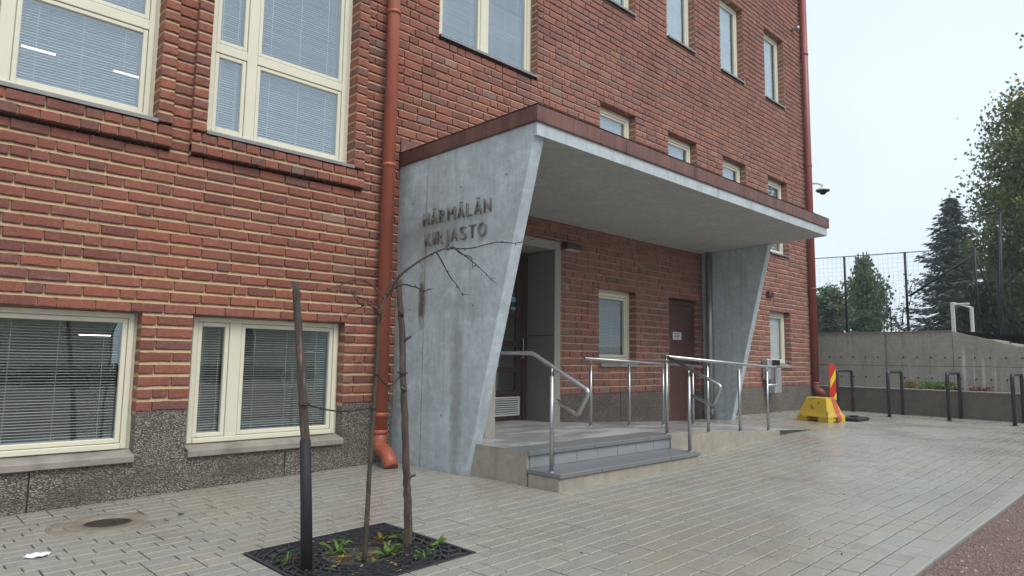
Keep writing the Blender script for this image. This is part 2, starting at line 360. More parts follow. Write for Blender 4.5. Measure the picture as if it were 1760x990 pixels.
def m_stake():
    N=NT('stake_wood'); g=N.noise(1,5,.65,N.scaled(40,40,2.2)); c=N.mix(N.ss(g,.35,.65),(.10,.075,.06),(.04,.028,.024))
    c=N.mix(N.ss(N.noise(4,4),.5,.72),c,(.105,.055,.045)); c=N.mix(N.math('MULTIPLY',N.ss(N.noise(1,4,.6,N.scaled(26,26,5)),.6,.75),.7),c,(.25,.215,.18)); N.set(col=c,rough=.8); N.bump(g,.7,.01); return N.m
MAT['stake']=m_stake()
MAT['black']=surf('black_tar_paint',(.012,.013,.016),(.008,.009,.011),6,.68,bump=.15,bscale=50)
MAT['black_steel']=surf('dark_grey_steel',(.035,.037,.043),(.028,.03,.035),6,.4,.2)
MAT['rubber']=surf('rubber',(.02,.02,.021),(.012,.012,.013),10,.7,bump=.3,bscale=80)
MAT['yellow']=surf('chipped_yellow_paint',(.62,.42,.03),(.52,.35,.03),4,.5,bump=.4,bscale=40,stain=((.16,.13,.06),9,.58,.68))
MAT['red_sign']=surf('red_reflective',(.62,.03,.022),(.56,.028,.02),6,.35)
MAT['yellow_sign']=surf('yellow_reflective',(.85,.66,.02),(.8,.6,.02),6,.35)
MAT['red_paint']=surf('faded_red_paint',(.52,.085,.045),(.42,.08,.05),6,.5,stain=((.30,.10,.06),10,.55,.72))
MAT['paper']=surf('paper',(.75,.76,.76),(.7,.71,.71),4,.6)
MAT['ink']=surf('ink',(.05,.05,.05),(.04,.04,.04),4,.6)
MAT['blue_sticker']=surf('blue_sticker',(.22,.42,.60),(.2,.4,.56),4,.5)
MAT['white_paint']=surf('white_paint',(.74,.76,.75),(.68,.70,.69),5,.4)
MAT['cam_black']=surf('smoked_dome',(.015,.016,.018),(.012,.012,.014),5,.12)
MAT['brown_box']=surf('brown_plastic',(.055,.028,.024),(.045,.022,.02),5,.5)
MAT['green_steel']=surf('green_black_steel',(.016,.024,.022),(.012,.018,.017),5,.5,.2)
MAT['net']=surf('green_net',(.03,.075,.06),(.025,.065,.05),5,.7)
MAT['grass']=surf('field_grass',(.07,.095,.03),(.12,.12,.045),3,.9,bump=.8,bscale=40)
MAT['far_ground']=surf('ground_soil',(.10,.09,.06),(.07,.085,.04),.3,.95)
def leaf_mat(name,stops,tr=.25):
    N=NT(name); c=N.ramp(N.attr('rnd'),stops); N.set(col=c,rough=.55,spec=.3)
    t=N.n('ShaderNodeBsdfTranslucent'); N.l(c,t.inputs[0]); ms=N.n('ShaderNodeMixShader'); ms.inputs[0].default_value=tr
    N.l(N.b.outputs[0],ms.inputs[1]); N.l(t.outputs[0],ms.inputs[2]); N.l(ms.outputs[0],N.out.inputs[0]); return N.m
MAT['leaf_birch']=leaf_mat('birch_leaf',[(0,(0.085,0.122,0.048)),(.5,(0.131,0.179,0.066)),(.85,(0.179,0.216,0.075)),(.97,(0.263,0.225,0.056)),(1,(0.413,0.225,0.056))])
MAT['leaf_weep']=leaf_mat('weeping_leaf',[(0,(0.076,0.119,0.068)),(.6,(0.126,0.177,0.101)),(1,(0.186,0.236,0.126))])
MAT['leaf_spruce']=leaf_mat('spruce_needle',[(0,(.05,.085,.078)),(.6,(.075,.115,.10)),(1,(.10,.14,.115))],.12)
MAT['leaf_hedge']=leaf_mat('hedge_leaf',[(0,(0.033,0.054,0.044)),(.7,(0.054,0.081,0.057)),(1,(0.081,0.108,0.072))],.08)
MAT['leaf_weed']=leaf_mat('weed_leaf',[(0,(.07,.14,.025)),(.5,(.12,.22,.04)),(.85,(.17,.27,.05)),(1,(.24,.25,.04))],.3)
MAT['leaf_yellow']=leaf_mat('withering_leaf',[(0,(.15,.17,.03)),(.4,(.34,.26,.03)),(.75,(.30,.12,.03)),(1,(.13,.16,.03))],.3)
MAT['flower']=leaf_mat('red_flower',[(0,(.22,.08,.07)),(.6,(.30,.13,.11)),(1,(.16,.14,.08))],.3)
MAT['litter']=m_rnd('leaf_litter',[(0,(.10,.05,.03)),(.5,(.20,.11,.06)),(.8,(.30,.20,.10)),(1,(.12,.10,.05))],.8)
MAT['house']=surf('pale_plaster',(.52,.48,.36),(.47,.44,.33),1,.9)
MAT['roof']=surf('dark_roof',(.05,.05,.055),(.035,.035,.04),3,.7)
def m_emit(name,c,st):
    N=NT(name); N.set(col=(.8,.8,.8)); N.set(**{'Emission Color':c,'Emission Strength':st}); return N.m
MAT['lamp']=m_emit('fluorescent_tube',(1,.97,.9),3.0)
# ------------------------------------------------------------------ ground, paving, kerb
def sheet(name,xs,y0,y1,mat,dz,kind='structure',zf=None):
    m=MB(); zf=zf or gz
    for a,b in zip(xs,xs[1:]): m.quad((a,y0,zf(a)+dz),(b,y0,zf(b)+dz),(b,y1,zf(b)+dz),(a,y1,zf(a)+dz))
    return m.build(name,mat,kind=kind)
m=MB(); m.quad((-74,-74,-.6),(82,-74,-.6),(82,74,-.6),(-74,74,-.6)); m.build('ground',MAT['far_ground'],kind='structure')
xs=[-25,-5,-2,1,2,3,4.8,6,8,9.2,10.3,12,14,17,19.3]
sheet('gravel_yard',xs,-24,-5.63,MAT['gravel'],-.03)
pav=sheet('paving_bed',xs,-5.55,.05,MAT['joint'],-.018)
pav.name='pavement'; LOC['pavement']=(0,0,0)
PL,PW,PJ=.278,.1385,.0085
HOLES=[(1.955,3.055,-3.478,-2.386),(4.80,7.285,-2.665,.2),(7.2,11.2,-2.25,.2),(4.72,4.88,-1.40,.2)]
MHC=(1.535,-.83,.285)
def paver_geo(m,x0,x1,y0,y1,zo,tx,ty,b=.005):
    cx,cy=(x0+x1)/2,(y0+y1)/2
    def Z(x,y,d): return gz(x)+zo+(x-cx)*tx+(y-cy)*ty+d
    o=[(x0,y0),(x1,y0),(x1,y1),(x0,y1)]; i_=[(x0+b,y0+b),(x1-b,y0+b),(x1-b,y1-b),(x0+b,y1-b)]
    k=len(m.v)
    m.v+=[(p[0],p[1],Z(p[0],p[1],0)) for p in i_]+[(p[0],p[1],Z(p[0],p[1],-.004)) for p in o]+[(p[0],p[1],Z(p[0],p[1],-.03)) for p in o]
    m.f.append((k,k+1,k+2,k+3)); m.a.append(m.cur)
    for base in (0,4):
        for j in range(4):
            j2=(j+1)%4; m.f.append((k+base+4+j,k+base+4+j2,k+base+j2,k+base+j)); m.a.append(m.cur)
plist=[]
row=0; y=-.012
while y>-5.50:
    y1=y; y0=max(y-PW+PJ,-5.537); y-=PW; row+=1; ym=(y0+y1)/2
    segs=[(-2.2,18.6,y0,y1)]
    for hi,(a,b,c,d) in enumerate(HOLES):
        hit=(y0<d and y1>c) if hi==0 else c<ym<d
        if hit:
            ns=[]
            for s in segs:
                if b<=s[0] or a>=s[1]: ns.append(s); continue
                if a>s[0]: ns.append((s[0],a,s[2],s[3]))
                if b<s[1]: ns.append((b,s[1],s[2],s[3]))
                if hi==0 and y1>d+.015: ns.append((a,b,d,y1))
                if hi==0 and y0<c-.015: ns.append((a,b,y0,c))
            segs=ns
    for (a,b,u0,u1) in segs:
        x=a-(0 if a>-2 else -random.choice((0,.07,.139,.208)))
        while x<b-.01:
            L=random.choice((PL,PL,PL,.208,.139)); 
            x1=min(x+L,b)
            if b-x1<.06: x1=b
            cx,cy=(x+x1)/2,(u0+u1)/2
            if x1-x>.03 and math.hypot(cx-MHC[0],cy-MHC[1])>MHC[2]+.035:
                p=project((cx,cy,gz(cx))); size=(x1-x)*(u1-u0)/(p[2]**3) if p and -20<p[0]<1780 and 300<p[1]<1010 else 0
                plist.append((size,x,x1-PJ,u0,u1))
            x=x1
plist.sort(key=lambda t:-t[0])
pm={}
for (sz,x0,x1,y0,y1) in plist[:300]:
    key=(round(x1-x0,3),round(y1-y0,3),random.randint(0,5))
    if key not in pm:
        q=MB(); kx=(x1-x0)/2; ky=(y1-y0)/2; t1=random.uniform(-.006,.006); t2=random.uniform(-.012,.012)
        g=gz; gz=lambda x:0.0
        paver_geo(q,-kx,kx,-ky,ky,0,t1,t2); gz=g
        pm[key]=q.mesh('paver',MAT['paver_o'])
    ob=bpy.data.objects.new('paver',pm[key]); COL.objects.link(ob); ob.parent=pav
    cx=(x0+x1)/2; ob.location=(cx,(y0+y1)/2,gz(cx)+random.uniform(-.0015,.0015)); ob.rotation_euler=(0,-math.atan((gz(x1)-gz(x0))/(x1-x0)),random.uniform(-.004,.004))
m=MB()
for (sz,x0,x1,y0,y1) in plist[300:]:
    m.cur=random.random(); paver_geo(m,x0,x1,y0,y1,random.uniform(-.0015,.0015),random.uniform(-.006,.006),random.uniform(-.012,.012))
m.build('pavers',MAT['paver'],pav,kind='stuff')
kb=sheet('kerb',xs,-5.645,-5.54,MAT['joint'],-.02)
x=-2.0
while x<18.5:
    m=MB(); L=1.0; z=gz(x+.5)
    m.box(x-x-.5+.004,.496,-.05,.05,-.12,.006,.008)
    me=m.mesh('kerb_stone',MAT['kerb']); o=bpy.data.objects.new('kerb_stone',me); COL.objects.link(o); o.parent=kb
    o.location=(x+.5,-5.592,z+random.uniform(-.003,.003)); o.rotation_euler=(0,-math.atan(gz(x+1)-gz(x)),random.uniform(-.004,.004)); x+=L
m=MB()
for i in range(5200):
    x=3.2+abs(random.gauss(0,1))*3.2; yy=-5.66-abs(random.gauss(0,.9)); r=random.uniform(.004,.011)*(1.25 if random.random()<.12 else 1); m.cur=random.random()
    z=gz(x)-.03; k=len(m.v); a=random.random()*6.28; sx,sy,sz=r*random.uniform(.7,1.4),r*random.uniform(.7,1.2),r*random.uniform(.5,.9)
    for (u,v_,w_) in ((1,0,0),(0,1,0),(-1,0,0),(0,-1,0),(0,0,1)):
        m.v.append((x+(u*math.cos(a)-v_*math.sin(a))*sx,yy+(u*math.sin(a)+v_*math.cos(a))*sy,z+.002+w_*sz*1.3))
    for j in range(4): m.f.append((k+j,k+(j+1)%4,k+4)); m.a.append(m.cur)
m.build('loose_pebbles',MAT['pebble'],kind='stuff')
for (cnt,mt,nm) in ((70,'rubber','ground_debris'),(60,'pebble','scattered_grit')):
    m=MB()
    for i in range(cnt):
        x=random.uniform(1,16); yy=random.uniform(-5.45,-2.9) if x>4 else random.uniform(-5.2,-.05); r=random.uniform(.004,.012); m.cur=random.random()
        if GX and 1.95<x<3.06 and -3.5<yy<-2.38: continue
        z=gz(x)+.002; k=len(m.v); an=random.random()*6.28
        for (u,v_,w_) in ((1,0,0),(0,.6,0),(-1,0,0),(0,-.6,0),(0,0,.8)): m.v.append((x+(u*math.cos(an)-v_*math.sin(an))*r,yy+(u*math.sin(an)+v_*math.cos(an))*r,z+w_*r))
        for j in range(4): m.f.append((k+j,k+(j+1)%4,k+4)); m.a.append(m.cur)
    m.build(nm,MAT[mt],kind='stuff')
# ------------------------------------------------------------------ library building
BLD=thing('library_building',(8.5,0,.15),'red brick library building with cream framed windows, pale mortar and a rough stone plinth','building')
# a window = (x0,x1,z0,z1)
C0,CH=.80,.115
OPEN=[(.20,1.905,.3,1.72),(2.36,4.045,.3,1.72),(5.29,7.215,5.63,8.2),
      (6.22,7.73,.0,3.16),(8.73,9.77,1.27,2.485),(10.82,11.86,.0,2.49),(14.99,16.10,1.26,2.49)]
SX=[8.76,10.86,12.96,15.09]
OPEN+=[(x,x+1.04,3.87,5.70) for x in SX]+[(x,x+1.05,7.62,9.40) for x in SX]+[(x,x+1.05,11.3,12.3) for x in SX]
SUR=[(1.905,2.035,3.33,6.6),(-.6,1.905,3.33,3.56),(.07,.20,3.33,6.6),(2.22,2.35,3.33,6.6),(4.05,4.185,3.33,6.6),(2.35,4.05,3.33,3.56)]
UP=[(.20,1.905,3.56,6.3),(2.35,4.05,3.56,6.3)]
X0,X1,ZT=-.75,17.28,12.45
BL=[]   # bricks: x0,x1,z0,z1,y,depth
MM=MB()
def courses(x0,x1,za,zb,yf,openings,headers=False,edge=.14,alldeep=False,side=True):
    k0=int(round((za-C0)/CH)); k1=int(round((zb-C0)/CH))
    for k in range(k0,k1):
        zk=C0+k*CH; b0,b1=(zk+.006,zk+.091) if x0>4 else (zk+.008,zk+.086); lo,hi=b0-(.030 if x0>4 else .037),b1
        bp={x0,x1}
        for o in openings:
            if o[2]<b1-.004 and o[3]>b0+.004:
                for xx in (o[0],o[1]):
                    if x0<xx<x1: bp.add(xx)
        bp=sorted(bp); segs=[]
        for a,b in zip(bp,bp[1:]):
            mid=(a+b)/2; c0,c1=b0,b1
            for o in openings:
                if o[0]<mid<o[1] and o[2]<b1-.004 and o[3]>b0+.004:
                    if o[2]<=b0+.004 and o[3]>=b1-.004: c0=c1
                    elif o[2]<=b0+.004: c0=max(c0,o[3]+.002)
                    else: c1=min(c1,o[2]-.002)
            if c1-c0<.022: continue
            if segs and abs(segs[-1][1]-a)<1e-6 and segs[-1][2]==c0 and segs[-1][3]==c1: segs[-1][1]=b
            else: segs.append([a,b,c0,c1])
        for (a,b,c0,c1) in segs:
            le=a>x0+1e-6; re=b<x1-1e-6; full=(c0==b0 and c1==b1)
            # mortar strip, hollow under each brick and near flush on the brick below
            l=lo if full or c0==b0 else c0
            y1_,y2_=yf+.026,yf+.004
            cuts=[(a,b)]
            if headers and k==k0: cuts=[]
            for o in openings:      # no bed joint hangs below a lintel course
                if abs(o[3]-b0)<.06:
                    nc=[]
                    for (u,v_) in cuts:
                        if o[1]<=u or o[0]>=v_: nc.append((u,v_)); continue
                        if o[0]>u: nc.append((u,o[0]))
                        if o[1]<v_: nc.append((o[1],v_))
                    cuts=nc
            for (u,v_) in cuts: MM.quad((u,yf+.005,l),(v_,yf+.005,l),(v_,y1_,b0 if l<b0 else c0+.004),(u,y1_,b0 if l<b0 else c0+.004))
            MM.quad((a,y1_,c0),(b,y1_,c0),(b,yf+.019,c1),(a,yf+.019,c1)); MM.quad((a,yf+.019,c1),(b,yf+.019,c1),(b,yf+.005,c1),(a,yf+.005,c1))
            if side:
                for xx,fl in ((a,le),(b,re)):
                    if fl or headers: MM.quad((xx,yf+.005,l-.0),(xx,yf+.2,l),(xx,yf+.2,c1),(xx,yf+.005,c1))
            for o in openings:
                if o[0]<b and o[1]>a and abs(o[3]-b0)<.06:
                    z=max(o[3],c0)+.004; MM.quad((max(a,o[0]),yf+.012,z),(min(b,o[1]),yf+.012,z),(min(b,o[1]),yf+.2,z),(max(a,o[0]),yf+.2,z))
            if headers and b-a<.16:
                BL.append((a-.004,b+.004,c0,c1,yf+random.uniform(-.003,.003),edge)); continue
            x=a-(0 if le else random.choice((0,.07,.14,.2)))
            if le and not headers: x=a-.004
            end=b+(.004 if re else 0)
            first=True
            while x<end-.02:
                r=random.random()
                if headers: L=.15 if r<.85 else .29
                else:
                    pS=.82 if (a+b)/2<4.5 and b<5 or x<4.4 else .62
                    L=.29 if r<pS else (.14 if r<pS+.26 else .22)
                L*=random.uniform(.97,1.03)
                if first and le and random.random()<.5: L=.14
                x1=min(x+L,end)
                if end-x1<.08: x1=end
                deep=alldeep or (first and le) or (x1>=end-1e-6 and re) or any(o[0]-.02<x1 and o[1]+.02>x and abs(o[3]-b0)<.06 for o in openings)
                xa=max(x,a-.004)
                if x1-xa>.03: BL.append((xa,x1-(.014 if x1<end-1e-6 else 0),c0,c1,yf+random.uniform(-.006,.004),edge if deep else .03))
                x=x1; first=False
courses(X0,4.53,C0,ZT,0.0,OPEN+SUR+UP); courses(4.53,X1,C0,ZT,0.0,OPEN+SUR+UP)
YS=-.06
for (a,b) in ((.07,.20),(1.905,2.035),(2.22,2.35),(4.05,4.185)): courses(a,b,3.56,6.6,YS,[],True,.2)
courses(-.6,2.035,3.33,3.56,YS,[],True,.2,True); courses(2.22,4.185,3.33,3.56,YS,[],True,.2,True)
for (a,b,z) in ((-.6,2.035,3.33),(2.22,4.185,3.33)):   # underside of the corbelled course
    MM.quad((a,YS+.012,z+.013),(b,YS+.012,z+.013),(b,.05,z+.013),(a,.05,z+.013))
WALL=MM.build('brick_wall',MAT['mortar'],BLD)
def brick_geo(m,x0,x1,z0,z1,y,d,n,j=.0045):
    R=random.uniform; b=.0035; dz=R(-.003,.003); z0+=dz; z1+=dz
    bo=[(x0+b+(x1-x0-2*b)*k/n, z0+b+R(-j,j)) for k in range(n+1)]; to=[(x0+b+(x1-x0-2*b)*k/n, z1-b+R(-j,j)) for k in range(n+1)]
    ob=[(x0+(x1-x0)*k/n, z0+R(-j,j)) for k in range(n+1)]; ot=[(x0+(x1-x0)*k/n, z1+R(-j,j)) for k in range(n+1)]
    k=len(m.v); N1=n+1
    yj=lambda: y+R(-.0025,.0025)
    m.v+=[(p[0],yj(),p[1]) for p in bo]+[(p[0],yj(),p[1]) for p in to]
    m.v+=[(p[0],y+.0045,p[1]) for p in ob]+[(p[0],y+.0045,p[1]) for p in ot]
    m.v+=[(p[0],y+d,p[1]) for p in ob]+[(p[0],y+d,p[1]) for p in ot]
    F=lambda *t:(m.f.append(tuple(k+q for q in t)),m.a.append(m.cur))
    for i in range(n): F(i,i+1,N1+i+1,N1+i)
    for (A,B) in ((0,2*N1),(2*N1,4*N1)):
        for i in range(n):
            F(B+i,B+i+1,A+i+1,A+i); F(A+N1+i,A+N1+i+1,B+N1+i+1,B+N1+i)
        F(B,A,A+N1,B+N1); F(A+n,B+n,B+N1+n,A+N1+n)
def bsize(b):
    p=project(((b[0]+b[1])/2,b[4],(b[2]+b[3])/2))
    if not p or not(-10<p[0]<1770 and -10<p[1]<1000): return 0
    return (b[1]-b[0])*(b[3]-b[2])/p[2]**2.6
BL.sort(key=lambda b:-bsize(b))
bm_={}
for b in BL[:300]:
    L=b[1]-b[0]; H=b[3]-b[2]; nl=min((.143,.21,.28),key=lambda q:abs(q-L)); key=(nl,b[5],random.randint(0,9))
    if key not in bm_:
        q=MB(); brick_geo(q,-nl/2,nl/2,0,.078,0,b[5],5 if nl>.2 else 3); bm_[key]=q.mesh('brick',MAT['brick_o'])
    o=bpy.data.objects.new('brick',bm_[key]); COL.objects.link(o); o.parent=WALL
    w=LOC[WALL.name]; o.location=((b[0]+b[1])/2-w[0],b[4]-w[1],b[2]-w[2]); o.scale=(L/nl,1,H/.078)
m=MB()
for b in BL[300:]:
    m.cur=random.random(); brick_geo(m,*b,5 if b[0]<6 and b[1]-b[0]>.2 else (3 if b[0]<10 else 2))
m.build('bricks',MAT['brick'],WALL,kind='stuff')
# body of the building behind the facade: end wall, back wall, roof
m=MB(); m.box(16.0,17.275,.25,14,-.2,12.45); m.box(-.75,16.0,13.7,14,-.2,12.45)
m.build('rear_wall',MAT['brick'],BLD)
m=MB(); m.box(-.9,17.5,-.3,14.3,12.455,12.75,.03); m.build('roof',MAT['roof'],BLD)
# rooms behind the windows
m=MB()
for (za,zb) in ((.25,2.95),(3.15,6.35),(6.6,9.9),(10.1,12.4)):
    for (a,b) in ((-.7,4.55),(4.75,15.9)):
        if a>4 and za<3: a=7.9
        m.quad((a,4.6,za),(b,4.6,za),(b,4.6,zb),(a,4.6,zb)); m.quad((a,.2,za),(b,.2,za),(b,4.6,za),(a,4.6,za))
        m.quad((a,.2,zb),(a,4.6,zb),(b,4.6,zb),(b,.2,zb)); m.quad((a,.2,za),(a,4.6,za),(a,4.6,zb),(a,.2,zb)); m.quad((b,.2,za),(b,.2,zb),(b,4.6,zb),(b,4.6,za))
m.build('interior_room',MAT['room'],BLD)
m=MB()
for (a,b,z) in ((-.5,.7,1.3),(.8,2.0,1.42),(2.2,3.4,1.25),(3.5,4.4,1.35)): m.box(a,b,2.2,2.7,.26,z)
m.build('bookcase',MAT['room_dark'],BLD)
for (x,y,z,ang) in ((1.13,1.5,4.525,.0),(1.99,1.5,4.525,.0),(1.86,1.5,1.53,0),(.75,1.5,1.5,0),(3.05,2.6,5.2,0)):
    m=MB(); m.box(x-.15,x+.15,y-.01,y+.01,z-.006,z+.006); m.build('ceiling_lamp',MAT['lamp'],BLD)
# ---- windows
def window(x0,x1,z0,z1,yf,mull=(),trans=(),sill='metal',fw=.05,sash=.042,slat_dz=.0255,part='window',blind=True,sx=None,lab=None,tilt=.42,sillz=None,glass='glass'):
    fr=MB(); fr.box(x0,x0+fw,yf,yf+.09,z0,z1,.006); fr.box(x1-fw,x1,yf,yf+.09,z0,z1,.006)
    fr.box(x0+fw,x1-fw,yf+.002,yf+.09,z1-fw,z1,.006); fr.box(x0+fw,x1-fw,yf-.012,yf+.09,z0,z0+fw,.006)
    for (a,b) in mull: fr.box(a,b,yf+.003,yf+.09,z0+fw,z1-fw,.005)
    xs_=[x0+fw]+[v for ab in mull for v in ab]+[x1-fw]; cols=[(xs_[i],xs_[i+1]) for i in range(0,len(xs_),2)]
    zs_=[z0+fw]+[v for ab in trans for v in ab]+[z1-fw]; rows=[(zs_[i],zs_[i+1]) for i in range(0,len(zs_),2)]
    for (a,b) in trans:
        for (ca,cb) in cols: fr.box(ca,cb,yf+.004,yf+.09,a,b,.005)
    fr.box(x0-.07,x0-.001,yf+.03,yf+.085,z0-.06,z1+.06); fr.box(x1+.001,x1+.07,yf+.03,yf+.085,z0-.06,z1+.06); fr.box(x0,x1,yf+.03,yf+.085,z1+.001,z1+.06); fr.box(x0,x1,yf+.03,yf+.085,z0-.06,z0-.001)
    w=fr.build(part,MAT['cream'],BLD,label=lab)
    for (ca,cb) in cols:
        for (ra,rb) in rows:
            s=sash; g=.004; a,b,c,d=ca+g,cb-g,ra+g,rb-g
            q=MB(); q.box(a,a+s,yf+.012,yf+.07,c,d,.006); q.box(b-s,b,yf+.012,yf+.07,c,d,.006); q.box(a+s,b-s,yf+.013,yf+.07,d-s,d,.006); q.box(a+s,b-s,yf+.013,yf+.07,c,c+s,.006)
            q.build('sash_frame',MAT['cream'],w)
            q=MB(); q.box(a+s-.004,b-s+.004,yf+.034,yf+.040,c+s-.004,d-s+.004); q.build('pane',MAT[glass],w)
            if blind:
                q=MB(); z=c+s+.006; xa,xb=a+s+.006,b-s-.012; yc=yf+.085
                q.box(xa,xb,yc-.012,yc+.012,c+s-.012,c+s+.004)
                while z<d-s:
                    hw=.0125; tl=tilt+random.gauss(0,.045); dy=hw*math.cos(tl); dz=hw*math.sin(tl); sg=random.uniform(-.0015,.0015)
                    q.quad((xa,yc-dy,z-dz),(xb,yc-dy,z-dz+sg),(xb,yc,z+.0016+sg),(xa,yc,z+.0016)); q.quad((xa,yc,z+.0016),(xb,yc,z+.0016+sg),(xb,yc+dy,z+dz+sg),(xa,yc+dy,z+dz)); z+=slat_dz
                nc=2 if xb-xa<.7 else 3
                for i in range(nc):
                    xc=xa+(xb-xa)*(.13+.74*i/(nc-1)); q.box(xc-.0022,xc+.0022,yc-.0165,yc-.0125,c+s,d-s)
                q.build('blind',MAT['slat_grey' if glass=='glass_low' else 'slat'],w,kind='stuff')
    if sill=='metal':
        q=MB(); sx0,sx1=sx or (x0-.045,x1+.045); yq=sillz if sillz is not None else -.045
        q.prism([(yf+.02,z0+.004),(yq,z0-.022),(yq,z0-.058),(yq+.006,z0-.058),(yq+.008,z0-.030),(yf+.02,z0-.010)],'x',sx0,sx1); q.build('sill',MAT['sill_metal'],w,fixn=True)
    elif sill=='stone':
        q=MB(); sx0,sx1=sx or (x0-.03,x1+.03)
        q.prism([(yf+.03,z0-.002),(-.035,z0-.045),(-.045,z0-.055),(-.045,z0-.105),(-.035,z0-.112),(yf+.03,z0-.112)],'x',sx0,sx1); q.build('sill',MAT['sill_stone'],w,fixn=True)
    return w
window(.23,1.875,.458,1.715,.12,[(.65,.765)],sill='stone',lab='wide basement window at the far left with a narrow side sash',glass='glass_low',tilt=.30)
window(2.405,4.02,.458,1.715,.12,[(2.775,2.895)],sill='stone',lab='basement window beside the red downpipe',glass='glass_low',tilt=.30)
window(.23,1.86,3.605,6.2,.10,[(.65,.757)],[(4.50,4.60)],sill='metal',sx=(.204,1.90),sillz=-.07,lab='tall upper window at the top left corner',tilt=.60)
window(2.40,3.985,3.605,6.2,.10,[(2.785,2.895)],[(4.50,4.60)],sill='metal',sx=(2.355,4.045),sillz=-.07,lab='tall upper window beside the red downpipe',tilt=.60)
window(5.36,7.165,5.70,8.15,.13,[(6.15,6.265)],sill='metal',sx=(5.295,7.21),lab='two-sash window above the canopy',tilt=.80)
for i,x in enumerate(SX):
    window(x+.05,x+.985,3.93,5.68,.125,sill='metal',sx=(x+.004,x+1.036),tilt=1.15)
    window(x+.05,x+.985,7.69,9.38,.125,sill='metal',sx=(x+.004,x+1.036),tilt=1.35)
    window(x+.05,x+.985,11.36,12.28,.125,sill='metal',sx=(x+.004,x+1.036),blind=False)
window(8.775,9.70,1.335,2.475,.125,sill='stone',sx=(8.74,9.76),lab='small window under the canopy with its blind closed',tilt=.8,glass='glass_clear')
window(15.03,16.0,1.32,2.48,.125,sill='stone',sx=(14.99,16.09),lab='small window near the waste bin',tilt=1.3,glass='glass_clear')
# ---- plinth of rough stone panels
def panel(pts,mat='agg',y0=-.004,d=.14):
    q=MB(); q.prism(pts,'y',y0,y0+d); return q
pl=[]
g=.006
def sub(x0,x1,top,mat,lab=None):
    q=panel([(x0+g,gz(x0)-.15),(x1-g,gz(x1)-.15),(x1-g,top),(x0+g,top)]); return q.build('plinth_panel',MAT[mat],BLD,fixn=True)
ZP=.80
q=panel([(-.75,-.2),(1.13-g,-.15),(1.13-g,.395),(.197,.395),(.197,ZP),(-.75,ZP)]); q.build('plinth_panel',MAT['agg'],BLD,fixn=True)
q=panel([(1.13+g,-.15),(3.38-g,-.15),(3.38-g,.395),(2.355,.395),(2.355,ZP),(1.908,ZP),(1.908,.395),(1.13+g,.395)]); q.build('plinth_panel',MAT['agg'],BLD,fixn=True)
q=panel([(3.38+g,-.15),(4.73,-.15),(4.73,ZP),(4.048,ZP),(4.048,.395),(3.38+g,.395)]); q.build('plinth_panel',MAT['agg'],BLD,fixn=True)
for (a,b) in ((4.88,6.2),(7.735,9.3),(9.3,10.82),(11.86,13.0),(13.0,15.1),(15.1,17.28)): sub(a,b,ZP,'agg2' if b<12 else 'agg')
m=MB(); m.box(-.75,6.2,.02,.2,-.2,.39); m.box(7.74,10.8,.02,.2,-.2,.78); m.box(11.88,17.2,.02,.2,-.2,.78); m.build('plinth_backing',MAT['joint'],BLD)
# ---- entrance portal, door and service door
for (lab,a,b,z0,z1,y0,y1) in (('portal_jamb',7.60,7.728,.2,1.70,-.03,.62),('portal_jamb',7.60,7.728,1.708,3.015,-.03,.62),('portal_jamb',6.222,6.35,.2,1.70,-.03,.62),('portal_jamb',6.222,6.35,1.708,3.015,-.03,.62),('portal_lintel',6.222,7.728,3.02,3.155,-.035,.62)):
    q=MB(); q.box(a,b,y0,y1,z0,z1,.006); q.build(lab,MAT['portal'] if 'lintel' in lab else MAT['portal_dark'],BLD)
q=MB()
for (a,b,z0,z1) in ((7.598,7.732,.2,3.015),(6.218,6.352,.2,3.015)): q.box(a,b,-.045,-.028,z0,z1,.004)
q.build('portal_trim',MAT['portal'],BLD)
q=MB(); q.box(6.352,6.43,.54,.60,.3,3.01); q.box(7.50,7.598,.54,.60,.3,3.01); q.box(6.43,7.5,.541,.60,2.93,3.01)
dr=q.build('entrance_door',MAT['door_wood'],BLD,label='brown glazed entrance door with a white vent grille')
q=MB(); q.box(6.435,6.53,.555,.60,.38,2.925); q.box(7.37,7.495,.555,.60,.38,2.925)
rails=[(.40,.47),(.77,.86),(1.13,1.21),(1.53,1.61),(1.96,2.03),(2.84,2.925)]
for a,b in rails: q.box(6.53,7.37,.556,.60,a,b,.004)
q.build('door_leaf',MAT['door_wood'],dr)
for (a,b) in ((.86,1.13),(1.21,1.53),(1.61,1.96),(2.03,2.84)):
    q=MB(); q.box(6.53,7.37,.575,.582,a,b); q.build('pane',MAT['glass'],dr)
q=MB(); q.box(6.80,7.45,.545,.556,.475,.50); q.box(6.80,7.45,.545,.556,.735,.76); q.box(7.425,7.45,.545,.556,.50,.735); q.box(6.80,6.825,.545,.556,.50,.735)
for i in range(7):
    z=.512+i*.033; q.quad((6.825,.542,z),(7.425,.542,z),(7.425,.556,z+.02),(6.825,.556,z+.02))
q.build('vent_grille',MAT['vent'],dr)
q=MB(); q.box(6.85,7.42,.552,.5555,.50,.735); q.build('vent_backing',MAT['room_dark'],dr)
q=MB(); q.box(7.27,7.36,.570,.574,2.22,2.30); q.box(7.27,7.36,.570,.574,2.10,2.14); q.build('door_sticker',MAT['blue_sticker'],dr)
q=MB(); q.tube(fillet([(7.47,.555,1.35),(7.47,.50,1.35),(7.47,.50,1.65),(7.47,.555,1.65)],.02),.011); q.build('handle',MAT['steel'],dr)
